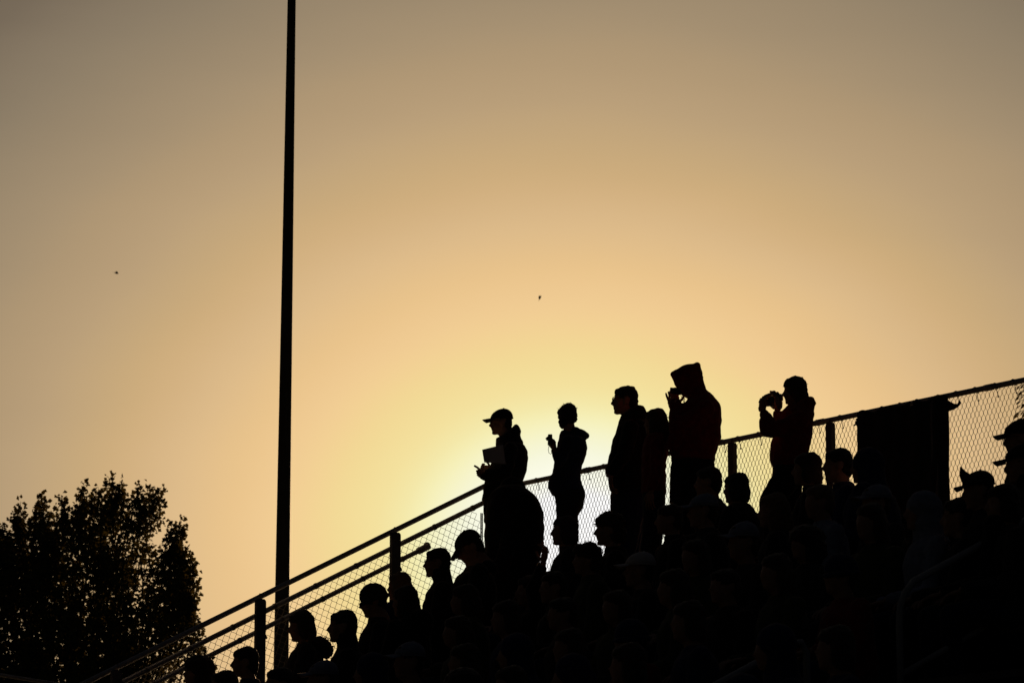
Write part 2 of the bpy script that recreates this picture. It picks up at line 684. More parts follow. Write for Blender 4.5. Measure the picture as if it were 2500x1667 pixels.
# square mesh hung along the slope
al = (VV - UP * SL).normalized()
upn = al.cross(UU).normalized()
if upn.z < 0:
    upn = -upn
cosS = 1 / math.sqrt(1 + SL * SL)
m = MB()
mesh_h = (1.02 - 0.152) * cosS - 0.01
chain_link(m, SP(0.36, 1.02, -0.03) + upn * 0.005 - al * 0.42, al, upn, UU, (T_END + 0.1) / cosS, mesh_h, 0.078, 0.078, 0.0019, 0.03)
build('chain_link_mesh', m, 'wire', fs, kind='stuff')
tbx = side_pt(1173, 1253)
tt = st_of(tbx)[1]
for dx in (0.0, 0.016):
    m = MB().tube([ST(-0.03, tt + dx, tread_z(0)), ST(-0.03, tt + dx, tbx.z)], 0.006, 6)
    build('tension_bar', m, 'dull_steel', fs)

# black tarp tied to the back fence
def back_pt(px, py, off=0.0):
    r = ray(px, py)
    O = Vector((0, 0, CAMZ))
    k = (ST(0, off) - O).dot(VV) / r.dot(VV)
    return O + r * k


sL, sR = st_of(back_pt(2106, 1040))[0], st_of(back_pt(2329, 1060))[0]
m = MB()
nx, nz = 46, 24
grid = []
ztop = RAILZ - 0.004
zlo = DECK + 0.12
for side in (0, 1):
    for i in range(nx + 1):
        for j in range(nz + 1):
            a = i / nx
            b = j / nz
            s = sL + (sR - sL) * a
            if i == nx:
                s += 0.02 * b
            zt = ztop + 0.012 * math.sin(a * 23) + 0.01 * noise.noise((a * 9, 0, 0))
            fold = (0.026 * math.sin(a * 31 + 1.3 * b + 2 * noise.noise((a * 3, b * 2, 1.0))) + 0.016 * noise.noise((a * 14, b * 3, 4.0))) * (0.35 + 0.65 * b) + 0.012
            if i in (0,):
                s += 0.004 * math.sin(j * 2.3) + 0.006 * noise.noise((j * 0.9, 2, 2))
            m.v.append(tuple(ST(s, 0.045 + fold + 0.0025 * side, zt + (zlo - zt) * b)))
W = nz + 1
off2 = (nx + 1) * W
for i in range(nx):
    for j in range(nz):
        a = i * W + j
        if j == 0 and i in (27, 28):
            continue
        m.f.append((a, a + 1, a + W + 1, a + W))
        m.f.append((off2 + a, off2 + a + W, off2 + a + W + 1, off2 + a + 1))
tarp = build('tarp', m, 'tarp', None, origin=ST((sL + sR) / 2, 0.04, zlo))
tag(tarp, 'black ragged tarp hung on the fence under the top rail', 'tarp')
# its torn flaps
def back_poly(pts, off=0.055):
    return [back_pt(x, y, off) for x, y in pts]


m = MB().prism(back_poly([(2112, 1004), (2093, 1011), (2091.5, 1018), (2094, 1020), (2089, 1022), (2091, 1028), (2087, 1029), (2088, 1034), (2083.5, 1037), (2085, 1040), (2090, 1037), (2092, 1040), (2097, 1036), (2106, 1033), (2114, 1031)]), VV * 0.002)
build('torn_flap', m, 'tarp', tarp, smooth=False)
m = MB().prism(back_poly([(2306, 972), (2318, 979), (2329, 985), (2337, 986), (2341, 980), (2343, 975), (2345, 980), (2347, 984), (2343, 988), (2339, 993), (2328, 1000), (2306, 1006)]), VV * 0.002)
build('torn_flap', m, 'tarp', tarp, smooth=False)
m = MB()
for k in range(26):
    y = 1033 + k * 2.6
    p = back_pt(2106.5, y, 0.05)
    q = back_pt(2106.5 - random.uniform(1.5, 4.5), y + random.uniform(-1, 3), 0.05)
    m.capsule(p, 0.003, q, 0.0015, 5, 2)
build('frayed_edge', m, 'tarp', tarp)

# ------------------------------------------------------------------ light pole beyond the far end
PY = 36.0
pt, pb_ = px_at(712.1, 0, PY), px_at(686.3, 1620, PY)
dz = (pt - pb_) / (pt.z - pb_.z)
foot = pb_ - dz * pb_.z
wt, wb = 20.2 / project(pt)[2], 37.0 / project(pb_)[2]
kt = (wb - wt) / (pt.z - pb_.z)
lp = empty('light_pole', foot, 'tall tapered dark steel pole behind the sloping rails', 'pole')
pts, rr = [], []
for k in range(15):
    z = k * 16.5 / 14
    pts.append(foot + dz * z)
    rr.append(max(0.03, (wb + kt * (pb_.z - z)) / 2))
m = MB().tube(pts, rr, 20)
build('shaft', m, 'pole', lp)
m = MB().box(foot + UP * 0.02, (0.24, 0.24, 0.02))
bp = build('base_plate', m, 'pole', lp, smooth=False)
for sx in (-1, 1):
    for sy in (-1, 1):
        m = MB().capsule(foot + Vector((sx * 0.18, sy * 0.18, 0.04)), 0.018, foot + Vector((sx * 0.18, sy * 0.18, 0.1)), 0.018, 8)
        build('anchor_bolt', m, 'steel', bp)
topp = foot + dz * 16.5
m = MB().tube([topp + UU * -0.9, topp + UU * 0.9], 0.035, 8)
ca = build('cross_arm', m, 'pole', lp)
for q in (-0.75, -0.25, 0.25, 0.75):
    c = topp + UU * q + VV * 0.12 - UP * 0.02
    m = MB().loft([(c - VV * 0.12, UU * 0.07, UP * 0.07), (c, UU * 0.12, UP * 0.12), (c + VV * 0.12 - UP * 0.03, UU * 0.2, UP * 0.2)], 14)
    build('flood_lamp', m, 'pole', ca)

# ------------------------------------------------------------------ pipe handrails
def handrail(name, pts, label, posts=(), r=0.021):
    e = empty(name, Vector(pts[0]) - UP * 0.9, label, 'handrail')
    b = build('pipe', MB().tube(pts, r, 10), 'pale_pipe', e)
    for p, q in posts:
        build('post', MB().tube([p, q], r * 0.95, 10), 'pale_pipe', e)
    return e


def aisle_pt(t, off, s):
    return ST(s, t, DECK - RISE / RUN * (t - 0.38) + off)


def s_for(px, py, h):
    """aisle position whose rail, h above the steps, shows at a pixel"""
    best = None
    for k in range(400):
        Y = 12 + k * 0.05
        P = px_at(px, py, Y)
        s, t = st_of(P)
        d = abs(P.z - (DECK - RISE / RUN * (t - 0.38) + h))
        if best is None or d < best[0]:
            best = (d, s, t, P)
    return best


b1 = s_for(2230, 1420, 0.92)
sA, tA = b1[1], b1[2]
c = [aisle_pt(tA - q, 0.92, sA) for q in (4.2, 3, 2, 1, 0.25, 0.0)]
c += [aisle_pt(tA + 0.07, 0.88, sA), aisle_pt(tA + 0.11, 0.82, sA), aisle_pt(tA + 0.12, 0.72, sA)]
kk = int((tA + 0.12) / RUN)
c.append(ST(sA, tA + 0.12, tread_z(kk)))
e = handrail('aisle_handrail', c, 'pale bent pipe handrail in the shadow, lower right, curving down to its post')
kk2 = int((tA - 3.9) / RUN)
build('post', MB().tube([ST(sA, tA - 3.9, tread_z(max(0, kk2))), aisle_pt(tA - 3.9, 0.92, sA)], 0.02, 8), 'pale_pipe', e)
build('lower_pipe', MB().tube([aisle_pt(tA + 0.12, 0.42, sA), aisle_pt(tA - 4.0, 0.42, sA)], 0.018, 8), 'pale_pipe', e)
b2 = s_for(1930, 1572, 0.92)
sB, tB = b2[1], b2[2]
c = [ST(sB, tB - 0.12, tread_z(int((tB - 0.12) / RUN))), aisle_pt(tB - 0.12, 0.82, sB), aisle_pt(tB - 0.08, 0.9, sB), aisle_pt(tB, 0.92, sB)]
c += [aisle_pt(tB + q, 0.92, sB) for q in (0.3, 0.8, 1.4)]
c.append(ST(sB, tB + 1.41, tread_z(int((tB + 1.41) / RUN))))
handrail('aisle_handrail', c, 'short pale pipe handrail at the bottom edge, left of the bent one')
p0, p1 = px_at(-60, 1637, 27.5), px_at(215, 1681, 28.6)
d = (p1 - p0)
pts = [p0 - d * 0.6, p0, p0 + d * 0.5, p1, p1 + d * 0.6]
e = handrail('ramp_handrail', pts, 'pale pipe handrail crossing the bottom left corner before the tree',
             [(Vector((q.x, q.y, 0)), q) for q in (pts[0], pts[1] + d * 0.1, pts[3] + d * 0.3)], 0.015)

# ------------------------------------------------------------------ trees
def interp(tab, x):
    for (x0, y0), (x1, y1) in zip(tab[:-1], tab[1:]):
        if x0 <= x <= x1:
            return y0 + (y1 - y0) * (x - x0) / (x1 - x0)
    return tab[0][1] if x < tab[0][0] else tab[-1][1]


def leaf(mb, p, size, d, wr=None):
    """small folded leaf: two triangles hinged on the midrib"""
    a = d.normalized()
    side = a.cross(Vector((random.uniform(-1, 1), random.uniform(-1, 1), random.uniform(-1, 1)))).normalized()
    nn = a.cross(side)
    o = len(mb.v)
    w = size * (wr or random.uniform(0.38, 0.55))
    mb.v += [tuple(p), tuple(p + a * size * 0.5 + side * w + nn * w * 0.4), tuple(p + a * size), tuple(p + a * size * 0.5 - side * w + nn * w * 0.4)]
    mb.f += [(o, o + 1, o + 2), (o, o + 2, o + 3)]


rt = random.Random(5)
TY = 50.0
TSC = project(px_at(180, 1450, TY))[2]
# upper outline of the crown as seen against the sky (pixel column -> row)
TOPL = [(-260, 1480), (-160, 1360), (-60, 1300), (0, 1262), (30, 1250), (60, 1215), (80, 1226), (110, 1186), (125, 1225), (160, 1192), (185, 1222), (215, 1168),
        (232, 1210), (250, 1172), (270, 1190), (282, 1148), (295, 1180), (307, 1152), (325, 1195), (352, 1172), (365, 1200), (378, 1170), (388, 1205), (404, 1170),
        (414, 1230), (418, 1280), (432, 1268), (440, 1285), (455, 1252), (462, 1300), (474, 1340), (487, 1360), (484, 1440), (474, 1480), (480, 1505), (505, 1505), (515, 1550), (535, 1600), (545, 1700)]
tree = empty('tree', Vector((px_at(170, 1600, TY).x, TY, 0)), 'dark broad leafy tree with upright shoots at the left edge', 'tree')
tbx = px_at(170, 1600, TY).x
trunk = MB()
tp = [Vector((tbx + 0.05 * math.sin(z * 1.3), TY + 0.04 * math.cos(z), z)) for z in (0, 0.6, 1.6, 2.8, 4.0, 5.2, 6.4, 7.4)]
trunk.tube(tp, [0.26, 0.2, 0.17, 0.15, 0.13, 0.1, 0.07, 0.04], 10)
leaves = MB()
shoots = MB()
PEAKS = [(x_, y_) for (xa, ya), (x_, y_), (xb, yb) in zip(TOPL[:-2], TOPL[1:-1], TOPL[2:]) if y_ < ya and y_ <= yb + 30] + [(474, 1335), (487, 1362), (484, 1440), (470, 1400), (462, 1320), (445, 1300), (500, 1510), (528, 1590), (-40, 1290), (15, 1262), (45, 1235)]
NB = 720
NS = NB + 4 * len(PEAKS)
i = 0
while i < NS:
    px = rt.uniform(-230, 535)
    top = interp(TOPL, px)
    # most shoots fill the body, the last ones draw the outline
    if i < NB:
        cl = 24 if px < 330 else 52
        py = rt.uniform(top + cl, 1800)
        lim = 478 - max(0, py - 1450) * 0.22
        if px > lim and not (px > 488 and py > 1535 and rt.random() < 0.8):
            px = rt.uniform(-230, lim - 10)
            py = max(py, interp(TOPL, px) + (24 if px < 330 else 52))
        if 380 < px < 452 and py < 1335 + (px - 380) * 0.2 and py > 1225:
            px = rt.uniform(-150, 330)
            py = max(py + 60, interp(TOPL, px) + 24)
    else:
        px, py = PEAKS[(i - NB) // 4]
        j4 = (i - NB) % 4
        px += (0, rt.uniform(-7, 7), rt.uniform(-10, 10), rt.uniform(-14, 14))[j4]
        py += (0, 16, 30, 44)[j4] + rt.uniform(-4, 8)
    ex = (px - 165) / 390
    ez = (py - 1560) / 430
    dmax = 2.2 * math.sqrt(max(0.02, 1 - min(1, ex * ex) * 0.9 - min(1, ez * ez) * 0.5))
    dep = rt.uniform(-dmax, dmax) * (1.0 if i < NB else 0.5)
    tip = px_at(px - 10, py + 12, TY + dep)
    if tip.z < 3.4:
        i += 1
        continue
    L = rt.uniform(0.5, 1.0)
    if i >= NB:
        L = rt.uniform(0.45, 0.75)
    lean = Vector(((tip.x - tbx) * (0.11 if i < NB else 0.19), dep * 0.11, 1.0)).normalized()
    st = tip - lean * L + Vector((rt.uniform(-.06, .06), rt.uniform(-.06, .06), 0))
    mid = (st + tip) / 2 + Vector((rt.uniform(-.05, .05), rt.uniform(-.05, .05), 0))
    shoots.tube([st, mid, tip], [0.011, 0.008, 0.003], 5)
    if i % 7 == 0:
        hd_ = Vector((st.x - tbx, st.y - TY, 0)).length
        zt = max(2.2, min(6.6, st.z - hd_ * 2.1))
        a = Vector((tbx + 0.05 * math.sin(zt * 1.3), TY, zt))
        mm = a.lerp(st, 0.55) + Vector(((st.x - tbx) * 0.16, (st.y - TY) * 0.16, -0.1))
        shoots.tube([a, mm, st], [0.04, 0.022, 0.011], 6)
    nl = int(L * ((150 if px < 340 else 95) if i < NB else 130))
    for k in range(nl):
        q = rt.random() ** 0.9
        base = st.lerp(mid, q * 2) if q < 0.5 else mid.lerp(tip, q * 2 - 1)
        fat = (0.105 if i < NB else 0.062) * (1 - 0.66 * q)
        off = Vector((rt.gauss(0, fat), rt.gauss(0, fat), rt.gauss(0, 0.03)))
        d_ = off + Vector((rt.uniform(-.07, .07), rt.uniform(-.07, .07), rt.uniform(-.08, .06)))
        leaf(leaves, base + off, rt.uniform(0.042, 0.090), d_)
    i += 1
build('trunk', trunk, 'bark', tree)
build('branches', shoots, 'bark', tree, kind='stuff')
build('crown', leaves, 'leaf', tree, smooth=False, kind='stuff')

# tree beyond the back fence at the right edge: drooping compound leaves
RTY = 33.0
rb = px_at(2640, 1100, RTY)
t2 = empty('tree', Vector((rb.x, RTY, 0)), 'feathery drooping leaf tips behind the fence at the right edge', 'tree')
m = MB().tube([Vector((rb.x + 0.05 * math.sin(z), RTY, z)) for z in (0, 1.5, 3, 4.5, 6, 7.2)], [0.17, 0.14, 0.11, 0.09, 0.06, 0.03], 10)
build('trunk', m, 'bark', t2)
lf, br = MB(), MB()
for (py, ln, tipx) in ((940, 1, 2484), (953, 1, 2490), (966, 1, 2484), (978, 1, 2485), (988, 1, 2486), (1004, 1.3, 2483), (1018, 1.2, 2490), (960, 1, 2510), (995, 1, 2515), (1030, 1, 2512), (1050, 1.2, 2520)):
    for rep in range(1):
        tip = px_at(tipx + 6, py, RTY - 0.5)
        root = Vector((rb.x + 0.0, RTY, tip.z + 0.1))
        mid = tip.lerp(root, 0.45) + UP * 0.06
        br.tube([root, mid, tip], [0.012, 0.008, 0.003], 5)
        for k in range(7):
            q = k / 6
            base = tip.lerp(mid, q)
            for sg in (-1, 1):
                dd = Vector((-0.7 + 0.2 * rt.random(), sg * rt.uniform(0.2, 0.8), -0.42 - 0.3 * rt.random()))
                leaf(lf, base, rt.uniform(0.06, 0.095) * ln, dd, 0.15)
build('branches', br, 'bark', t2, kind='stuff')
build('crown', lf, 'leaf', t2, smooth=False, kind='stuff')

# ------------------------------------------------------------------ birds
def bird(px, py, Y, span, bank, label):
    c = px_at(px, py, Y)
    e = empty('bird', c, label, 'bird', 'birds in the sky')
    Mb = Matrix.Rotation(bank, 3, 'Y')
    f = lambda x, y, z: c + Mb @ Vector((x, y, z))
    m = MB()
    m.chain([(f(-0.05, 0, 0), 0.008), (f(-0.01, 0, 0.004), 0.024), (f(0.04, 0, 0.006), 0.022), (f(0.062, 0, 0.01), 0.014)], 8)
    m.capsule(f(0.07, 0, 0.01), 0.005, f(0.085, 0, 0.008), 0.001, 6)
    m.prism([f(-0.05, 0.006, 0), f(-0.10, 0.03, 0), f(-0.085, 0, 0), f(-0.10, -0.03, 0), f(-0.05, -0.006, 0)], Mb @ Vector((0, 0, 0.002)))
    build('body', m, 'bird', e)
    for sg in (-1, 1):
        m = MB().prism([f(0.035, sg * 0.015, 0.01), f(0.045, sg * span * 0.2, 0.05), f(-0.02, sg * span * 0.5, 0.02), f(-0.01, sg * span * 0.22, 0.045), f(-0.02, sg * 0.015, 0.01)], Mb @ Vector((0, 0, 0.0025)))
        build('wing', m, 'bird', e, smooth=False)


bird(283.5, 667, 105, 0.26, R(15), 'tiny dark bird far left in the sky beside the pole')
bird(1318.5, 727.5, 95, 0.30, R(-65), 'tiny dark bird in the sky above the standing row')


# ------------------------------------------------------------------ people
def hm(Fv, pitch=0.0, roll=0.0):
    """matrix with columns forward, left, up; pitch > 0 looks down"""
    Fv = Vector((Fv[0], Fv[1], 0)).normalized()
    Lv = UP.cross(Fv)
    M = Matrix((Fv, Lv, UP)).transposed()
    return M @ Matrix.Rotation(pitch, 3, 'Y') @ Matrix.Rotation(roll, 3, 'X')


def head(mb, c, M, k=1.0, nose=1.0, neck=True):
    P = lambda x, y, z: c + M @ (Vector((x, y, z)) * k)
    E = lambda x, y, z, a, b, d: mb.ellipsoid(P(x, y, z), (a * k, b * k, d * k), M)
    E(-0.008, 0, 0.030, 0.097, 0.076, 0.086)
    E(0.030, 0, -0.030, 0.060, 0.059, 0.082)
    for sg in (-1, 1):
        mb.capsule(P(-0.008, sg * 0.045, -0.058), 0.022 * k, P(0.060, sg * 0.012, -0.094), 0.019 * k)
        E(-0.012, sg * 0.077, -0.008, 0.026, 0.010, 0.033)
        E(0.070, sg * 0.030, 0.024, 0.018, 0.022, 0.010)
        E(0.070, sg * 0.031, 0.006, 0.013, 0.014, 0.010)
        E(0.058, sg * 0.040, -0.028, 0.022, 0.020, 0.022)
    mb.capsule(P(0.084, 0, 0.016), 0.009 * k, P(0.100 + 0.008 * nose, 0, -0.022), 0.012 * k)
    mb.capsule(P(0.092, -0.011, -0.027), 0.010 * k, P(0.092, 0.011, -0.027), 0.010 * k)
    E(0.083, 0, -0.050, 0.013, 0.022, 0.008)
    E(0.082, 0, -0.064, 0.013, 0.020, 0.008)
    E(0.074, 0, -0.094, 0.019, 0.022, 0.017)
    if neck:
        mb.capsule(P(-0.020, 0, -0.070), 0.054 * k, P(-0.040, 0, -0.165), 0.060 * k)


def fingers(mb, W, D, Nn, spread=1.0, curl=0.4, thumb=1, k=1.0, pose=None):
    """palm and five fingers appended to the body mesh; W wrist, D hand direction, Nn palm normal"""
    D = D.normalized()
    Nn = (Nn - D * Nn.dot(D)).normalized()
    S = D.cross(Nn)
    Mh = Matrix((D, S, Nn)).transposed()
    mb.ellipsoid(W + D * 0.048 * k, (0.054 * k, 0.040 * k, 0.017 * k), Mh, 10, 7)
    for q in range(4):
        ln = (0.9, 1.05, 1.0, 0.8)[q] * k
        cu = pose[q] if pose else curl * (0.85 + 0.12 * q)
        p = W + D * 0.082 * k + S * (q - 1.5) * 0.0205 * k
        dr_ = (D + S * (q - 1.5) * 0.10 * spread).normalized()
        pts = [(p, 0.0095 * k)]
        a = cu * 0.6
        for L in (0.040, 0.026, 0.020):
            dd = dr_ * math.cos(a) + Nn * math.sin(a)
            p = p + dd * L * ln
            pts.append((p, 0.0085 * k))
            a += cu
        mb.chain(pts, 7)
    p = W + D * 0.022 * k - S * 0.030 * thumb * k
    p1 = p + (D * 0.55 - S * 0.6 * thumb + Nn * 0.35).normalized() * 0.042 * k
    p2 = p1 + (D * 0.8 - S * 0.15 * thumb + Nn * 0.5).normalized() * 0.032 * k
    mb.chain([(p, 0.013 * k), (p1, 0.0105 * k), (p2, 0.009 * k)], 7)


def strands(mb, c, M, n, r0, ln, rnd, zmin=0.02, fz=1.0):
    for _ in range(n):
        a = rnd.uniform(0, 2 * math.pi)
        z = rnd.uniform(zmin, 1.0)
        h = math.sqrt(max(0, 1 - z * z))
        d = Vector((h * math.cos(a), h * math.sin(a), z))
        p = c + M @ Vector((d.x * r0[0], d.y * r0[1], d.z * r0[2]))
        w = M @ Vector((d.x + rnd.uniform(-.8, .8), d.y + rnd.uniform(-.5, .5), d.z * fz + rnd.uniform(-.3, .4))).normalized()
        L = ln * rnd.uniform(0.4, 1.0)
        w2 = (w + Vector((rnd.uniform(-.9, .9), rnd.uniform(-.5, .5), rnd.uniform(-.9, .3)))).normalized()
        mb.tube([p, p + w * L * 0.55, p + (w * 0.55 + w2 * 0.45) * L], [0.0028, 0.002, 0.0008], 4)


def hair_mesh(style, c, M, k, voxel=0.009, rnd=random):
    mb = MB()
    P = lambda x, y, z: c + M @ (Vector((x, y, z)) * k)
    E = lambda x, y, z, a, b, d: mb.ellipsoid(P(x, y, z), (a * k, b * k, d * k), M)
    E(-0.014, 0, 0.046, 0.101, 0.083, 0.082)
    E(-0.052, 0, -0.002, 0.062, 0.076, 0.075)
    E(0.040, 0, 0.074, 0.050, 0.060, 0.034)
    E(-0.03, 0, 0.066, 0.075, 0.07, 0.066)
    wr, ws = 0.006, 30
    if style == 'short':
        E(-0.070, 0, -0.045, 0.035, 0.055, 0.045)
    elif style == 'fringe':
        E(0.066, 0, 0.062, 0.030, 0.052, 0.030)
        E(-0.070, 0, -0.045, 0.040, 0.06, 0.05)
    elif style == 'bob':
        for sg in (-1, 1):
            E(-0.020, sg * 0.070, -0.030, 0.058, 0.026, 0.085)
        E(-0.062, 0, -0.050, 0.056, 0.080, 0.085)
        E(0.062, 0, 0.062, 0.032, 0.052, 0.030)
    elif style == 'long':
        for sg in (-1, 1):
            E(-0.025, sg * 0.070, -0.050, 0.055, 0.028, 0.12)
        mb.chain([(P(-0.07, 0, 0.0), 0.06 * k), (P(-0.085, 0, -0.10), 0.062 * k), (P(-0.085, 0, -0.24), 0.05 * k), (P(-0.08, 0, -0.33), 0.03 * k)])
        E(0.060, 0, 0.064, 0.030, 0.05, 0.028)
    elif style == 'curly':
        wr, ws = 0.017, 26
        E(-0.015, 0, 0.052, 0.108, 0.092, 0.088)
        E(-0.055, 0, -0.02, 0.075, 0.09, 0.085)
        E(0.072, 0, 0.078, 0.032, 0.06, 0.030)
    elif style == 'bushy':
        wr, ws = 0.012, 20
        E(-0.02, 0, 0.05, 0.125, 0.115, 0.09)
        E(-0.05, 0, -0.04, 0.10, 0.115, 0.12)
    elif style == 'bun':
        E(-0.070, 0, -0.045, 0.035, 0.055, 0.045)
        E(-0.125, 0, 0.05, 0.035, 0.038, 0.036)
    out = fuse(mb, voxel * k, 1, wr, ws)
    n = {'curly': 120, 'bushy': 50, 'fringe': 30, 'bob': 14, 'short': 8, 'long': 14, 'bun': 10}.get(style, 10)
    strands(out, P(-0.012, 0, 0.03), M, n, (0.102 * k, 0.086 * k, 0.098 * k), {'curly': 0.045, 'short': 0.014}.get(style, 0.022), rnd)
    return out


def dome(mb, c, M, rx, ry, rz, z0=0.0, n=18, m=8, lean=0.018):
    rs = []
    for i in range(m):
        t = i / (m - 1) * math.pi / 2 * 0.985
        rs.append([tuple(c + M @ Vector((rx * math.cos(t) * math.cos(2 * math.pi * j / n), ry * math.cos(t) * math.sin(2 * math.pi * j / n), z0 + rz * math.sin(t))) - M.col[0] * (lean * math.sin(t) ** 1.5)) for j in range(n)])
    mb.rings(rs)


def cap_on(fig, c, M, k, matn, label=None, tilt=0.0, name='cap', vis=1.0, back=False, droop=0.0):
    Mc = M @ Matrix.Rotation(tilt, 3, 'Y')
    mb = MB()
    cc = c + Mc @ (Vector((-0.010, 0, 0.042)) * k)
    dome(mb, cc, Mc, 0.108 * k, 0.089 * k, 0.092 * k)
    mb.ellipsoid(cc + Mc @ Vector((-0.024, 0, 0.092 * k)), (0.010, 0.010, 0.006), Mc, 8, 5)
    # sweatband
    for z_ in (0.0,):
        pts = [cc + Mc @ Vector((0.107 * k * math.cos(a), 0.088 * k * math.sin(a), z_ - 0.004)) for a in [2 * math.pi * q / 20 for q in range(21)]]
        mb.tube(pts, 0.005, 5)
    cp = build(name, mb, matn, fig)
    if label:
        cp['label'] = label
    # curved visor
    vb = MB()
    nx, ny = 7, 8
    top, bot = [], []
    sgn = -1 if back else 1
    for th in (0.0025, -0.0025):
        for i in range(nx + 1):
            for j in range(ny + 1):
                u = i / nx
                w = (j / ny * 2 - 1)
                x = 0.088 + 0.088 * vis * u * math.sqrt(max(0.05, 1 - (w * 0.86) ** 2 * 0.75)) + 0.012 * (1 - abs(w))
                y = 0.074 * w * (1 - 0.14 * u)
                z = 0.006 - 0.020 * w * w - 0.010 * u - droop * u + th
                vb.v.append(tuple(cc + Mc @ (Vector((sgn * x, sgn * y, z)) * k)))
    Wd = ny + 1
    o2 = (nx + 1) * Wd
    for i in range(nx):
        for j in range(ny):
            a = i * Wd + j
            vb.f.append((a, a + Wd, a + Wd + 1, a + 1))
            vb.f.append((o2 + a, o2 + a + 1, o2 + a + Wd + 1, o2 + a + Wd))
    for i in range(nx):
        for jj in (0, ny):
            a = i * Wd + jj
            vb.f.append((a, a + Wd, o2 + a + Wd, o2 + a))
    for j in range(ny):
        for ii in (0, nx):
            a = ii * Wd + j
            vb.f.append((a, a + 1, o2 + a + 1, o2 + a))
    build('visor', vb, matn, cp)
    return cp


def knit_hat(fig, c, M, k, matn):
    mb = MB()
    cc = c + M @ (Vector((-0.014, 0, 0.030)) * k)
    mb.ellipsoid(cc + M @ Vector((0, 0, 0.012)), (0.112 * k, 0.094 * k, 0.100 * k), M)
    b = MB()
    out = fuse(mb, 0.010, 1, 0.004, 40)
    hat = build('knit_hat', out, matn, fig)
    pts = [cc + M @ Vector((0.108 * k * math.cos(a), 0.090 * k * math.sin(a), -0.02 - 0.012 * math.cos(a))) for a in [2 * math.pi * q / 24 for q in range(25)]]
    b.tube(pts, 0.017, 8)
    build('folded_band', b, matn, hat)
    return hat


def glasses(fig, c, M, k):
    mb = MB()
    P = lambda x, y, z: c + M @ (Vector((x, y, z)) * k)
    for sg in (-1, 1):
        pts = [P(0.098, sg * 0.034 + 0.026 * math.cos(a), 0.010 + 0.019 * math.sin(a)) for a in [2 * math.pi * q / 14 for q in range(15)]]
        mb.tube(pts, 0.0024, 5)
        mb.tube([P(0.096, sg * 0.060, 0.016), P(0.04, sg * 0.074, 0.014), P(-0.02, sg * 0.080, 0.006)], 0.0022, 5)
    mb.tube([P(0.099, -0.009, 0.014), P(0.104, 0, 0.017), P(0.099, 0.009, 0.014)], 0.0022, 5)
    return build('glasses', mb, 'plastic', fig)


def shoe_pair(fig, ankles, Fv, z):
    for a in ankles:
        mb = MB()
        p = Vector((a[0], a[1], z))
        L = UP.cross(Fv)
        secs = []
        for x, w, h in ((-0.085, 0.028, 0.06), (-0.05, 0.038, 0.095), (0.0, 0.040, 0.10), (0.06, 0.045, 0.07), (0.12, 0.046, 0.055), (0.165, 0.034, 0.045), (0.185, 0.015, 0.03)):
            secs.append((p + Fv * (x + 0.02) + UP * (h / 2 + 0.001), L * w, UP * (h / 2)))
        mb.loft(secs, 12, 0.75)
        build('shoe', mb, 'shoe', fig)


# ---------------------------------------------------------------- seated figure
FOUND = []


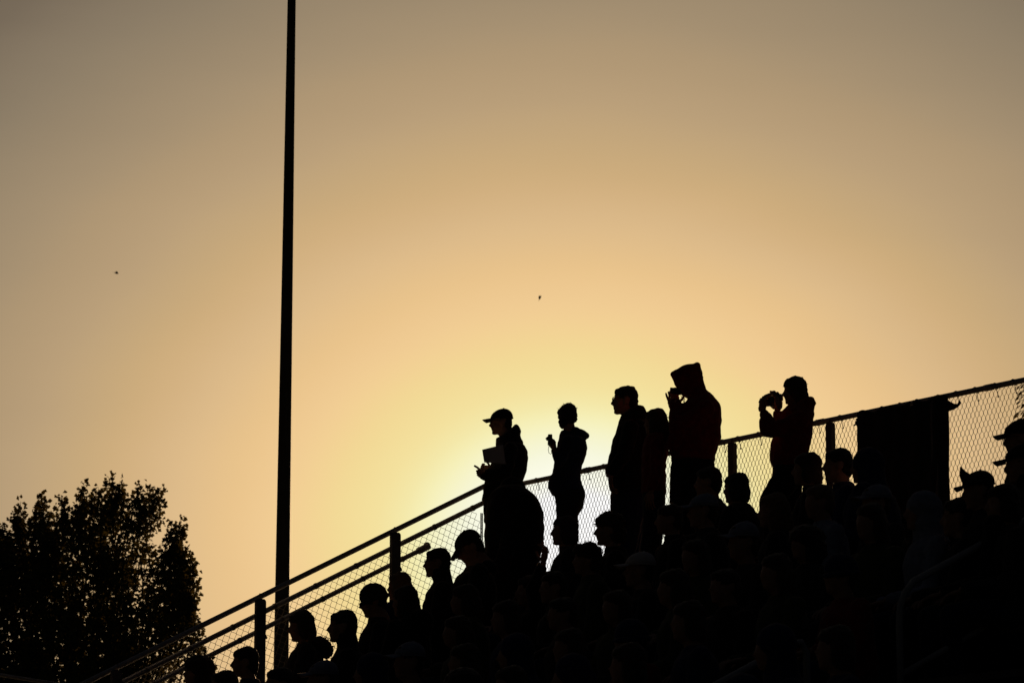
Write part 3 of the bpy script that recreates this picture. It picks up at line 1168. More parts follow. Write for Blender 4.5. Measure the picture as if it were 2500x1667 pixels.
def seated(label, px, topy, h=1.31, row=None, yaw=12, hyaw=None, hpitch=0.0, hair='short', hairm='hair_dark', jacket='black', legs='denim',
           bulk=1.0, lean=0.05, hat=None, hatm='black', specs=False, collar=None, raise_arm=None, vox=0.012, k=1.0, group=None, seed=0,
           hatlabel=None, captilt=0.0, vis=1.0, droop=0.0, at=None, extra=0.012, nose=1.0, trace=None):
    rnd = random.Random(seed + int(px))
    if at is None:
        best = None
        for r_ in (range(1, NROW) if row is None else [row]):
            t = r_ * RUN + 0.26
            Y = Y_for_t(px, topy, t)
            P = px_at(px, topy, Y)
            zz = P.z - tread_z(r_)
            if best is None or abs(zz - h) < best[0]:
                best = (abs(zz - h), r_, P, zz)
        _, r_, P, zz = best
    else:
        r_, P, zz = at
    FOUND.append((r_, st_of(P)[0], round(zz, 2), label))
    Fv = Vector((-math.cos(R(yaw)), -math.sin(R(yaw)), 0))
    hF = Vector((-math.cos(R(yaw if hyaw is None else hyaw)), -math.sin(R(yaw if hyaw is None else hyaw)), 0))
    Lv = UP.cross(Fv)
    M = hm(hF, hpitch)
    hc = P - UP * (0.118 * k + extra)                    # head centre
    ztr = tread_z(r_)
    hip_h = 0.415 + 0.09
    tor = (hc.z - 0.15 * k) - (ztr + hip_h)              # hip to neck base
    xo = tor * math.sin(lean) + 0.035
    base = Vector((hc.x, hc.y, ztr)) - Fv * xo
    f = empty('person', base, label, 'person', group)
    W = lambda x, y, z: base + Fv * x + Lv * y + UP * z
    B = lambda u, x, y: base + Fv * (x + u * tor * math.sin(lean)) + Lv * y + UP * (hip_h + u * tor)   # along the spine
    body = MB()
    head(body, hc, M, k, nose)
    nb = B(1.0, 0.0, 0)
    body.capsule(hc + M @ Vector((-0.03 * k, 0, -0.10 * k)), 0.055 * k, nb, 0.062 * k)
    body.loft([(B(0.0, 0, 0), Fv * 0.10, Lv * 0.15), (B(0.3, 0, 0), Fv * 0.10, Lv * 0.13), (B(0.65, 0.01, 0), Fv * 0.115, Lv * 0.16), (B(0.9, 0, 0), Fv * 0.09, Lv * 0.15)], 14)
    jk = MB()
    bw = bulk
    jk.loft([(B(-0.16, 0.0, 0), Fv * 0.155 * bw, Lv * 0.195 * bw), (B(0.1, 0.0, 0), Fv * 0.16 * bw, Lv * 0.20 * bw), (B(0.4, 0.0, 0), Fv * 0.15 * bw, Lv * 0.19 * bw),
             (B(0.68, 0.005, 0), Fv * 0.155 * bw, Lv * 0.215 * bw), (B(0.86, -0.005, 0), Fv * 0.125 * bw, Lv * 0.215 * bw), (B(0.97, -0.01, 0), Fv * 0.085 * bw, Lv * 0.13 * bw), (B(1.05, -0.005, 0), Fv * 0.072, Lv * 0.075)], 18)
    tr = MB()
    ank = []
    for sg in (-1, 1):
        sh = B(0.86, -0.005, sg * 0.19 * bw)
        if raise_arm and sg == raise_arm['side']:
            el, ha = raise_arm['elbow'], raise_arm['hand']
            body.chain([(sh, 0.045), (el, 0.038), (ha, 0.027)])
            jk.chain([(sh, 0.068 * bw), (el, 0.056 * bw), (el.lerp(ha, 0.82), 0.044)])
            fg = MB()
        else:
            el = B(0.30, 0.08, sg * 0.245 * bw)
            ha = W(0.30 + rnd.uniform(-0.03, 0.05), sg * (0.09 + rnd.uniform(-0.02, 0.03)), hip_h + 0.13)
            body.chain([(sh, 0.045), (el, 0.037), (ha, 0.026)])
            jk.chain([(sh, 0.070 * bw), (el, 0.056 * bw), (el.lerp(ha, 0.9), 0.043)])
        hip, kn, an = W(0.02, sg * 0.09, hip_h - 0.02), W(0.42, sg * 0.12, hip_h - 0.02), W(0.40, sg * 0.12, 0.09)
        body.chain([(hip, 0.075), (kn, 0.05), (an, 0.036)])
        tr.chain([(hip, 0.094), (W(0.25, sg * 0.11, hip_h), 0.086), (kn, 0.070), (W(0.42, sg * 0.12, 0.28), 0.064), (an, 0.058)])
        body.capsule(an, 0.034, an + Fv * 0.12 - UP * 0.045, 0.028)
        ank.append(an)
    tr.loft([(W(-0.02, 0, hip_h - 0.085), Fv * 0.10, Lv * 0.17), (W(-0.01, 0, hip_h + 0.08), Fv * 0.13, Lv * 0.17)], 14)
    bm = fuse(body, vox, 2)
    for sg in (-1, 1):
        if raise_arm and sg == raise_arm['side']:
            fingers(bm, raise_arm['hand'], raise_arm['dir'], raise_arm['norm'], 1.0, raise_arm.get('curl', 0.5), raise_arm.get('thumb', 1), 1.0, raise_arm.get('pose'))
        else:
            ha = W(0.33, sg * 0.09, hip_h + 0.125)
            fingers(bm, ha, Fv * 0.9 - Lv * sg * 0.4 - UP * 0.25, -UP, 1, 0.35, sg)
    for q in ([] if trace is None else [trace]):
        scp = project(P)[2]
        jk.loft([(px_at((xl + xr) / 2, y, P.y), Vector(((xr - xl) / 2 / scp, 0, 0)), Vector((0, hd, 0))) for y, xl, xr, hd in q], 22, 0.85)
    if collar == 'hood':
        jk.ellipsoid(B(1.02, -0.115, 0), (0.085, 0.12, 0.075), hm(Fv))
        jk.ellipsoid(B(0.92, -0.12, 0), (0.06, 0.11, 0.085), hm(Fv))
    elif collar == 'stand':
        jk.loft([(B(0.97, -0.01, 0), Fv * 0.08, Lv * 0.085), (B(1.17, 0.0, 0), Fv * 0.078, Lv * 0.08)], 14)
    build('body', bm, 'skin', f)
    build('jacket', fuse(jk, vox * 1.15, 2, 0.008, 9), jacket, f)
    build('trousers', fuse(tr, vox * 1.3, 2, 0.006, 10), legs, f)
    shoe_pair(f, ank, Fv, ztr)
    if collar == 'fur':
        mb = MB().ellipsoid(B(1.03, -0.10, 0), (0.09, 0.125, 0.06), hm(Fv))
        mb.ellipsoid(B(0.93, -0.15, 0), (0.07, 0.11, 0.07), hm(Fv))
        fo = fuse(mb, 0.012, 1, 0.012, 40)
        strands(fo, B(1.0, -0.12, 0), hm(Fv), 120, (0.098, 0.118, 0.066), 0.024, rnd, -0.2)
        build('fur_collar', fo, 'hair_brown', f)
    if hat == 'hood_up':
        mb = MB()
        P_ = lambda x, y, z: hc + M @ Vector((x, y, z))
        mb.ellipsoid(P_(-0.025, 0, 0.03), (0.118, 0.105, 0.112), M)
        mb.loft([(P_(-0.03, 0, 0.02), M.col[0] * 0.10, M.col[1] * 0.10), (P_(-0.05, 0, -0.12), M.col[0] * 0.10, M.col[1] * 0.11), (B(0.92, -0.03, 0), Fv * 0.12, Lv * 0.15)], 16)
        build('hood', fuse(mb, 0.012, 2, 0.006, 12), hatm, f)
    else:
        build('hair', hair_mesh(hair, hc, M, k * (0.96 if hat else 1.0), 0.010, rnd), hairm, f)
    if hat == 'cap':
        cap_on(f, hc, M, k, hatm, hatlabel, captilt, vis=vis, droop=droop)
    elif hat == 'cap_back':
        cap_on(f, hc, M, k, hatm, hatlabel, captilt, vis=vis, back=True, droop=0.03)
    elif hat == 'knit':
        knit_hat(f, hc, M, k, hatm)
    if specs:
        glasses(f, hc, M, k)
    return f, hc, M, B, W


# ---------------------------------------------------------------- standing figures
class Stand:
    def __init__(self, label, px, py, t, row):
        self.Y = Y_for_t(px, py, t)
        P = px_at(px, py, self.Y)
        self.sc = project(P)[2]
        self.z = tread_z(row)
        self.base = Vector((P.x, P.y, self.z))
        self.e = empty('person', self.base, label, 'person')
        FOUND.append((row, st_of(P)[0], round(P.z - self.z, 2), label))

    def T(self, px, py, d=0.0):
        return px_at(px, py, self.Y + d)

    def L(self, mb, rows, n=22, ex=0.85, dc=0.0):
        secs = []
        for q in rows:
            y, xl, xr, hd = q[:4]
            d = q[4] if len(q) > 4 else dc
            secs.append((self.T((xl + xr) / 2, y, d), Vector(((xr - xl) / 2 / self.sc, 0, 0)), Vector((0, hd, 0))))
        mb.loft(secs, n, ex)

    def C(self, mb, pts, n=10):
        mb.chain([(self.T(x, y, d), r / self.sc) for x, y, d, r in pts], n)

    def foot(self, px, d):
        p = self.T(px, 1300, d)
        return Vector((p.x, p.y, self.z))

    def legs(self, body, tr, hip, feet, r0=26, r1=17, knees=None):
        """hip: (px, py); feet: list of (px, depth)"""
        ank = []
        for i, (fx, d) in enumerate(feet):
            h = self.T(hip[0], hip[1], d * 0.8)
            f = self.foot(fx, d) + UP * 0.09
            kn = h.lerp(f, 0.48) + Vector((-0.03, 0, 0)) if not knees else self.T(knees[i][0], knees[i][1], d)
            body.chain([(h, 0.085), (kn, 0.055), (f, 0.038)])
            tr.chain([(h, r0 / self.sc), (h.lerp(kn, 0.5), (r0 * 0.9) / self.sc), (kn, r1 * 1.1 / self.sc), (kn.lerp(f, 0.5), r1 / self.sc), (f - UP * 0.02, r1 / self.sc)])
            body.capsule(f, 0.036, f + Vector((-0.12, -0.02, -0.05)), 0.028)
            ank.append(f)
        shoe_pair(self.e, ank, Vector((-1, -0.15, 0)).normalized(), self.z)

    def put(self, name, mb, m, **kw):
        return build(name, mb, m, self.e, **kw)


FX = Vector((-1, 0, 0))
NEAR = Vector((0, -1, 0))

# --- man in cap holding a folder
p = Stand('standing man in cap and glasses holding a pale folder, leftmost of the standing people', 1225, 1000, 0.42, 0)
T, sc = p.T, p.sc
hc = T(1223, 1032)
M = hm((-1, -0.06), 0.05)
body, jk, tr = MB(), MB(), MB()
head(body, hc, M, 0.98, 1.2)
p.L(body, [(1070, 1216, 1258, .06), (1090, 1220, 1268, .15), (1150, 1200, 1268, .14), (1215, 1190, 1262, .14)])
p.L(jk, [(1069, 1212, 1262, .075), (1078, 1211, 1272, .13), (1090, 1209, 1282, .20), (1103, 1206, 1288, .225), (1123, 1202, 1289, .225), (1149, 1193, 1285, .21), (1172, 1185, 1277, .20), (1190, 1180, 1275, .20), (1206, 1178, 1274, .20), (1221, 1176, 1272, .205)])
p.L(jk, [(1037, 1256, 1264, .05), (1043, 1250, 1269, .09), (1053, 1238, 1272.5, .11), (1062, 1226, 1271, .12), (1070, 1214, 1272, .13), (1080, 1212, 1279, .16)])
arms = [((1246, 1098, -.21), (1232, 1162, -.24), (1178, 1153, -.20)), ((1246, 1098, .2), (1226, 1162, .22), (1200, 1146, .06))]
for a, b, c_ in arms:
    p.C(body, [(*a, 12), (*b, 10), (*c_, 7)])
    p.C(jk, [(*a, 19), (*b, 16), (b[0] * .3 + c_[0] * .7, b[1] * .3 + c_[1] * .7, b[2] * .3 + c_[2] * .7, 13)])
p.C(jk, [(1200, 1165, -.18, 17), (1184, 1160, -.19, 14), (1176, 1154, -.19, 10)])
p.legs(body, tr, (1220, 1225), [(1215, -.10), (1228, .10)], 32, 21)
p.L(tr, [(1212, 1181, 1268, .18), (1250, 1180, 1266, .18), (1275, 1182, 1262, .17)])
bm = fuse(body, 0.010, 2)
u1 = 1 / sc
bm.chain([(T(1184, 1163, -.2), 7.5 * u1), (T(1173, 1153, -.2), 8 * u1)])
bm.chain([(T(1171, 1146, -.19), 3 * u1), (T(1165, 1140.5, -.19), 2.7 * u1), (T(1159, 1137, -.19), 2.4 * u1)], 8)
for k in range(3):
    bm.chain([(T(1170, 1150 + 4.6 * k, -.21), 3 * u1), (T(1164.5 + k, 1149.5 + 4.6 * k, -.22), 2.8 * u1), (T(1168 + k, 1154 + 4.4 * k, -.235), 2.5 * u1)], 8)
bm.chain([(T(1180, 1152, -.23), 3.4 * u1), (T(1173, 1147, -.24), 3 * u1), (T(1168, 1147.5, -.235), 2.5 * u1)], 8)
fingers(bm, T(1200, 1146, .02), Vector((-0.9, -0.3, 0.1)), Vector((0.1, -1, 0.1)), 0.6, 0.8, -1, 0.9)
p.put('body', bm, 'skin')
p.put('jacket', fuse(jk, 0.011, 2, 0.007, 10), 'black')
p.put('trousers', fuse(tr, 0.014, 2, 0.006, 9), 'charcoal')
p.put('hair', hair_mesh('short', hc, M, 0.94), 'hair_dark')
cap_on(p.e, hc, M, 0.98, 'black', None, 0.02, vis=0.95)
glasses(p.e, hc, M, 0.98)
fo = empty('folder', T(1205, 1130, -.27), 'pale folder of papers held to the chest of the man in cap', 'folder')
poly = [T(1177, 1097.5, -.27), T(1228, 1085, -.29), T(1235, 1132.6, -.29), T(1182, 1128, -.27)]
build('cover', MB().prism(poly, Vector((0, 0.005, 0))), 'paper', fo, smooth=False)
poly = [T(1178.5, 1098.5, -.285), T(1226.5, 1087, -.305), T(1233, 1131, -.305), T(1183.5, 1127, -.285)]
build('sheets', MB().prism(poly, Vector((0, 0.004, 0))), 'paper', fo, smooth=False)

# --- young person with hoodie holding up a small camera
p = Stand('slim standing person with short tousled hair and folded hood, raising a small camera', 1386, 990, 0.42, 0)
T, sc = p.T, p.sc
hc = T(1385.5, 1017)
M = hm((-0.55, 1.0), 0.06)
body, jk, tr = MB(), MB(), MB()
head(body, hc, M, 0.92)
p.L(body, [(1050, 1374, 1402, .055), (1075, 1372, 1420, .14), (1150, 1362, 1410, .12), (1195, 1356, 1415, .13)])
p.L(jk, [(1050, 1370, 1404, .06), (1059, 1367, 1414, .11), (1076, 1362, 1430, .18), (1093, 1359, 1434, .195), (1111, 1354, 1431, .185), (1134, 1352, 1422, .165), (1153, 1349, 1418, .16), (1168, 1342, 1418, .165), (1178, 1338.5, 1420, .17), (1187, 1338, 1423, .17), (1198, 1342, 1427, .17), (1208, 1349, 1429, .16)])
# hood lying on the back
p.C(jk, [(1402, 1050, 0, 9), (1416, 1056, 0, 10), (1429, 1063, 0, 10)])
jk.ellipsoid(T(1420, 1060), (0.060, 0.11, 0.036), Matrix.Rotation(0.42, 3, 'Y'))
jk.ellipsoid(T(1404, 1052), (0.05, 0.11, 0.038), Matrix.Rotation(0.35, 3, 'Y'))
for a, b, c_, far in (((1388, 1078, -.16), (1366, 1128, -.21), (1351, 1100, -.16), 0), ((1388, 1078, .16), (1365, 1125, .2), (1356, 1098, .08), 1)):
    p.C(body, [(*a, 11), (*b, 9), (*c_, 6.5)])
    w = .32 if not far else .3
    p.C(jk, [(*a, 17), (*b, 13), (b[0] * w + c_[0] * (1 - w), b[1] * w + c_[1] * (1 - w), b[2] * w + c_[2] * (1 - w), 8)])
p.L(tr, [(1195, 1350, 1427, .165), (1214, 1355, 1428.6, .165), (1237, 1357, 1423, .16), (1258, 1358, 1412, .15), (1290, 1362, 1409, .14)])
p.legs(body, tr, (1386, 1240), [(1384, -.08), (1389, .08)], 26, 19, knees=[(1385, 1342), (1388, 1342)])
bm = fuse(body, 0.010, 2)
fingers(bm, T(1350, 1099, -.16), Vector((0.0, 0, 1)), Vector((-1, -0.1, 0.1)), 0.6, 0.55, 1, 0.92, pose=(0.55, 0.8, 0.85, 0.9))
fingers(bm, T(1353, 1100, -.06), Vector((-0.05, -0.2, 1)), Vector((-0.9, -0.5, 0.1)), 0.6, 0.8, -1, 0.9)
p.put('body', bm, 'skin')
p.put('hoodie', fuse(jk, 0.011, 2, 0.006, 11), 'navy')
p.put('trousers', fuse(tr, 0.013, 2, 0.006, 10), 'black')
hm_ = hair_mesh('short', hc, M, 0.92)
hm2 = MB()
hm2.ellipsoid(T(1385, 1013), (0.088, 0.10, 0.099))
hm2.ellipsoid(T(1383, 1028), (0.076, 0.085, 0.080))
hm2.ellipsoid(T(1406, 1024), (0.012, 0.02, 0.028))
hm_ = merge(hm_, fuse(hm2, 0.009, 1, 0.012, 26))
strands(hm_, T(1386, 1015), Matrix.Identity(3), 90, (0.082, 0.08, 0.097), 0.040, random.Random(4), 0.5, 1.1)
p.put('hair', hm_, 'hair_dark')
cm = empty('small_camera', T(1343, 1078, -.2), 'small camera with wrist strap held up by the person with tousled hair', 'camera')
build('case', MB().loft([(T(1343, 1061.5, -.19), Vector((0.020, 0, 0)), Vector((0, 0.045, 0))), (T(1343, 1085, -.19), Vector((0.022, 0, 0)), Vector((0, 0.047, 0)))], 14, 0.5), 'plastic', cm)
build('lens', MB().loft([(T(1337, 1071, -.19), Vector((0, 0, 0.018)), Vector((0, 0.018, 0))), (T(1333.5, 1071, -.19), Vector((0, 0, 0.014)), Vector((0, 0.014, 0)))], 12), 'glass', cm)
build('wrist_strap', MB().tube([T(1341, 1084, -.22), T(1338.5, 1097, -.22), T(1340, 1105, -.22), T(1345, 1108.5, -.21), T(1348, 1100, -.2)], 0.0025, 5), 'plastic', cm)

# --- man in glasses and jacket
p = Stand('standing man in glasses and dark jacket with short hair, arm at his side', 1526, 950, 1.02, 1)
T, sc = p.T, p.sc
hc = T(1525.5, 979)
M = hm((-1, -0.04), 0.0)
body, jk, tr = MB(), MB(), MB()
head(body, hc, M, 1.04, 1.0)
p.L(body, [(1018, 1514, 1552, .06), (1045, 1512, 1575, .15), (1110, 1505, 1580, .14), (1190, 1500, 1582, .14)])
p.L(jk, [(1013, 1514, 1566, .07), (1023, 1514, 1578, .12), (1036, 1509, 1586, .18), (1050, 1504.5, 1592, .22), (1082, 1495, 1598, .22), (1112, 1487, 1600, .21), (1142, 1479, 1600, .205), (1155, 1478.5, 1600, .205), (1165, 1484, 1600, .205), (1187, 1491, 1600, .2), (1200, 1491, 1598, .2)])
p.L(jk, [(990, 1552, 1571, .06), (995, 1542, 1574, .09), (1003, 1530, 1577, .11), (1012, 1518, 1579, .12), (1022, 1513, 1582, .14)])
for sg in (-1, 1):
    pts = [(1540, 1045, sg * .21), (1524, 1110, sg * .25), (1493 if sg < 0 else 1497, 1158, sg * .22)]
    p.C(body, [(*pts[0], 13), (*pts[1], 11), (*pts[2], 8)])
    p.C(jk, [(*pts[0], 21), (*pts[1], 18), (pts[2][0] + 3, pts[2][1] - 8, pts[2][2], 14.5)])
p.L(tr, [(1190, 1492, 1592, .18), (1225, 1490, 1588, .18), (1255, 1490, 1584, .17)])
p.legs(body, tr, (1538, 1235), [(1528, -.11), (1545, .1)], 38, 26)
bm = fuse(body, 0.010, 2)
fingers(bm, T(1490, 1160, -.22), Vector((0.05, 0, -1)), Vector((1, 0.3, 0)), 1, 0.45, 1, 1.0)
fingers(bm, T(1495, 1160, .22), Vector((0.05, 0, -1)), Vector((1, -0.3, 0)), 1, 0.45, -1, 1.0)
p.put('body', bm, 'skin')
p.put('jacket', fuse(jk, 0.011, 2, 0.007, 10), 'black')
p.put('trousers', fuse(tr, 0.014, 2, 0.006, 9), 'navy')
p.put('hair', hair_mesh('short', hc, M, 1.02), 'hair_dark')
glasses(p.e, hc, M, 1.04)

# --- long-haired person in red jacket behind him
p = Stand('long haired person in dark red jacket standing close behind the man in glasses', 1604, 1000, 1.26, 1)
T, sc = p.T, p.sc
hc = T(1599, 1031)
M = hm((-1, 0.5), 0.0)
body, jk, tr = MB(), MB(), MB()
head(body, hc, M, 0.90)
p.L(body, [(1066, 1588, 1615, .055), (1090, 1582, 1622, .14), (1150, 1582, 1618, .12), (1200, 1582, 1620, .13)])
p.L(jk, [(1058, 1582, 1622, .08), (1068, 1576, 1626, .15), (1080, 1571, 1629, .19), (1092, 1568, 1631, .20), (1112, 1566, 1630, .19), (1130, 1566, 1627, .18), (1152, 1566, 1625, .17), (1178, 1566, 1626, .17), (1206, 1566, 1626, .18)])
for sg in (-1, 1):
    pts = [(1604, 1086, sg * .18), (1602, 1150, sg * .22), (1590, 1198, sg * .18)]
    p.C(body, [(*pts[0], 12), (*pts[1], 10), (*pts[2], 7)])
    p.C(jk, [(*pts[0], 18), (*pts[1], 15), (pts[2][0], pts[2][1] - 8, pts[2][2], 12)])
p.L(tr, [(1195, 1568, 1625, .165), (1240, 1568, 1624, .16), (1270, 1570, 1622, .15)])
p.legs(body, tr, (1598, 1255), [(1592, -.09), (1604, .09)], 28, 21)
bm = fuse(body, 0.011, 2)
for sg in (-1, 1):
    fingers(bm, T(1589, 1200, sg * .18), Vector((-0.1, 0, -1)), Vector((0.6, -sg, 0)), 1, 0.4, -sg, 0.92)
p.put('body', bm, 'skin')
p.put('jacket', fuse(jk, 0.012, 2, 0.007, 10), 'red')
p.put('trousers', fuse(tr, 0.014, 2, 0.006, 9), 'denim')
p.put('hair', hair_mesh('long', hc, M, 0.92), 'hair_brown')

# --- tall person with hood up
p = Stand('tall person in dark red hoodie with hood up, hands raised to the face', 1695, 890, 1.10, 1)
T, sc = p.T, p.sc
hc = T(1686, 928)
M = hm((-1, -0.1), 0.30)
body, jk, tr = MB(), MB(), MB()
head(body, hc, M, 0.98)
p.L(body, [(965, 1690, 1728, .06), (995, 1690, 1750, .16), (1060, 1670, 1745, .15), (1125, 1660, 1735, .14)])
p.L(jk, [(958, 1684, 1734, .10), (968, 1681, 1743, .15), (979, 1677, 1751, .20), (988, 1664, 1757, .23), (998, 1655, 1760, .245), (1026, 1647, 1761.5, .25), (1054, 1643, 1759, .245), (1069, 1644, 1760, .235), (1087, 1637, 1753, .22), (1100, 1636, 1751, .21), (1112, 1638, 1746, .21), (1127, 1640, 1745, .2)])
for sg in (-1, 1):
    pts = [(1722, 998, sg * .22), (1656, 1046, sg * .24), (1648, 990, sg * .10)]
    p.C(body, [(*pts[0], 15), (*pts[1], 12), (*pts[2], 9)])
    p.C(jk, [(*pts[0], 24), ((1722 + 1656) / 2, 1028, sg * .24, 24), (*pts[1], 24), (1651, 1020, sg * .17, 19), (1649.5, 1003, sg * .13, 15), (1649, 985, sg * .11, 15)])
    p.C(jk, [(1650, 1062, sg * .22, 18), (1640, 1090, sg * .16, 12)])
# hood
hd = MB()
p.L(hd, [(888, 1690, 1706, .03), (893, 1668, 1710, .06), (900, 1655, 1712, .09), (907, 1644, 1714, .108), (914, 1637.5, 1715, .115), (921, 1639, 1716, .12), (932, 1644, 1718, .12), (943, 1649, 1721, .12), (953, 1656, 1726, .12), (962, 1664, 1735, .14), (970, 1676, 1744, .16)], ex=0.9)
hd.ellipsoid(T(1701, 893), (0.033, 0.04, 0.034))
hd.ellipsoid(T(1643, 914), (0.022, 0.07, 0.024))
p.L(tr, [(1118, 1640, 1744, .185), (1168, 1635.5, 1743, .19), (1200, 1636, 1740, .185), (1228, 1634, 1738, .18)])
p.legs(body, tr, (1690, 1205), [(1668, -.11), (1700, .1)], 44, 30)
bm = fuse(body, 0.011, 2)
fingers(bm, T(1643, 1004, -.10), Vector((-0.34, 0, 1)), Vector((1, 0.3, 0.3)), 1.5, 0.35, 1, 0.98, pose=(0.0, 0.25, 0.5, 0.7))
bm.chain([(T(1637, 990, -.12), .010), (T(1631, 975, -.13), .0095), (T(1627.5, 966, -.13), .009), (T(1626, 960.5, -.13), .007)], 8)
fingers(bm, T(1650, 990, .10), Vector((-0.12, -0.25, 1)), Vector((0.4, -1, 0)), 1, 0.6, -1, 1.05)
p.put('body', bm, 'skin')
p.put('hoodie', fuse(jk, 0.012, 2, 0.007, 9), 'red')
p.put('hood', fuse(hd, 0.011, 2, 0.005, 12), 'red')
p.put('trousers', fuse(tr, 0.014, 2, 0.006, 9), 'black')
p.put('hair', hair_mesh('short', hc, M, 0.94), 'hair_dark')
cm = empty('binoculars', T(1641, 960, -.05), 'small binoculars held at the eyes of the tall hooded person', 'binoculars')
for sg in (-1, 1):
    c0, c1, c2 = T(1663, 958, sg * .032), T(1645, 954, sg * .036), T(1637, 954, sg * .04)
    build('barrel', MB().tube([c0, c1, c2], [0.022, 0.026, 0.029], 12), 'plastic', cm)
build('bridge', MB().box(T(1649, 955), (0.022, 0.035, 0.012)), 'plastic', cm, smooth=False)
build('strap', MB().tube([T(1662, 966, -.06), T(1668, 975, -.05), T(1670, 984, -.05), T(1672, 976, -.03), T(1669, 966, 0)], 0.003, 5), 'plastic', cm)

# --- woman with video camera
p = Stand('standing person with chin length hair and open collar filming with a video camera', 1942, 925, 1.27, 1)
T, sc = p.T, p.sc
hc = T(1940, 956)
M = hm((-1, -0.08), 0.06)
body, jk, tr = MB(), MB(), MB()
head(body, hc, M, 0.89)
p.L(body, [(990, 1928, 1962, .055), (1015, 1925, 1978, .14), (1070, 1905, 1975, .13), (1135, 1895, 1968, .14)])
p.L(jk, [(988, 1923, 1968, .075), (996, 1918, 1982, .13), (1005, 1907, 1986, .18), (1015, 1905, 1987.5, .205), (1026, 1902, 1985, .21), (1045, 1895, 1984.5, .21), (1056, 1890, 1984, .205), (1073, 1884.6, 1980.5, .20), (1090, 1881, 1977.5, .20), (1105, 1879.5, 1975, .2), (1129, 1881, 1973, .2), (1142, 1889, 1970, .185)])
# collar and hood on the back
p.L(jk, [(971, 1966, 1986, .07), (978, 1950, 1989, .105), (986, 1940, 1990, .125), (994, 1930, 1989, .14), (1002, 1925, 1988, .15)])
p.C(jk, [(1984, 980, 0, 4), (1993, 985.5, -.03, 1.8)])
arms = [((1955, 1022, -.20), (1884, 1050, -.24), (1866, 1005, -.14)), ((1955, 1022, .20), (1905, 1040, .22), (1897, 1004, .05))]
for (a, b, c_), rs in zip(arms, ((22, 20, 13), (21, 16, 11))):
    p.C(body, [(*a, 13), (*b, 10), (*c_, 8)])
    p.C(jk, [(*a, rs[0]), ((a[0] + b[0]) / 2, (a[1] + b[1]) / 2 + 4, a[2], rs[1] + 1), (*b, rs[1]), (b[0] * .4 + c_[0] * .6, b[1] * .4 + c_[1] * .6, b[2] * .4 + c_[2] * .6, rs[2] + 2), (c_[0], c_[1] + 6, c_[2], rs[2])])
p.C(jk, [(1873, 1048, -.24, 19), (1868, 1030, -.2, 16.5)])
p.L(tr, [(1132, 1888, 1968, .17), (1160, 1885, 1966, .175), (1180, 1880, 1962, .17)])
p.legs(body, tr, (1928, 1160), [(1864, -.09), (1935, .1)], 34, 24, knees=[(1880, 1225), (1926, 1290)])
p.C(tr, [(1908, 1160, -.09, 20), (1876, 1216, -.09, 20)])
bm = fuse(body, 0.010, 2)
# left hand under the lens, right hand on the grip
fingers(bm, T(1863, 1006, -.14), Vector((-0.05, 0.1, 1)), Vector((0.75, 0.5, 0)), 1, 0.75, -1, 1.08)
fingers(bm, T(1898, 1003, .05), Vector((0.05, -0.25, 1)), Vector((-0.5, -0.9, 0.1)), 1, 0.6, 1, 1.1)
fingers(bm, T(1900, 1000, -.06), Vector((-0.02, 0.05, 1)), Vector((-0.7, 0.6, 0.1)), 1, 0.65, 1, 1.08)
p.put('body', bm, 'skin')
p.put('jacket', fuse(jk, 0.011, 2, 0.006, 11), 'red')
p.put('trousers', fuse(tr, 0.013, 2, 0.006, 9), 'black')
hb = hair_mesh('bob', hc, M, 0.92)
hx = MB()
hx.ellipsoid(T(1943, 950), (0.085, 0.085, 0.108))
hx.ellipsoid(T(1950, 962), (0.062, 0.085, 0.08))
hx.ellipsoid(T(1926, 932), (0.045, 0.06, 0.028), Matrix.Rotation(-0.6, 3, 'Y'))
hx.ellipsoid(T(1962, 964), (0.03, 0.05, 0.025))
hb = merge(hb, fuse(hx, 0.009, 1, 0.004, 30))
p.put('hair', hb, 'hair_brown')
cm = empty('video_camera', T(1888, 990, -.04), 'video camera held out in both hands before the face of the person filming', 'camera')
build('case', MB().loft([(T(1905, 978, -.03), Vector((0, 0.035, 0)), Vector((0, 0, 0.045))), (T(1884, 979, -.03), Vector((0, 0.037, 0)), Vector((0, 0, 0.042)))], 14, 0.55), 'plastic', cm)
build('lens_barrel', MB().tube([T(1890, 978, -.03), T(1870, 979, -.03), T(1865, 979, -.03)], [0.042, 0.044, 0.042], 16), 'plastic', cm)
build('top_handle', MB().box(T(1893, 964.5, -.03), (0.026, 0.016, 0.010)), 'plastic', cm, smooth=False)

# ---------------------------------------------------------------- seated people along the skyline
G1 = 'people seated along the top edge of the crowd'
seated('bushy haired person seated low before the tree, farthest left of the crowd', 482, 1600, 1.31, hair='bushy', yaw=15, group=G1, jacket='charcoal')
seated('rounded top of a head just left of the boy in profile', 546, 1637, 1.31, hair='short', yaw=20, group=G1, jacket='navy', extra=0.004)
seated('boy with short hair in profile in front of the lowest fence post', 598, 1577, 1.28, hair='fringe', yaw=4, group=G1, jacket='navy', vox=0.010, k=0.97)
seated('round dark head at the foot of the tall pole', 681, 1624, 1.31, hair='short', yaw=25, group=G1, jacket='black', extra=0.02)
seated('woman with neck length hair and fur collar seated right of the tall pole', 736, 1489, 1.31, hair='bob', hairm='hair_brown', yaw=6, group=G1, jacket='charcoal', collar='fur', hpitch=0.15, lean=0.02, vox=0.010)
seated('short haired person in profile between the fur collar and the knit hat', 836, 1487, 1.31, hair='short', yaw=2, group=G1, jacket='black', collar='stand', vox=0.010)
seated('person in a knit hat looking down in front of the fence', 911, 1423, 1.33, hat='knit', hatm='charcoal', yaw=8, group=G1, jacket='black', hpitch=0.25, vox=0.010, extra=0.022)
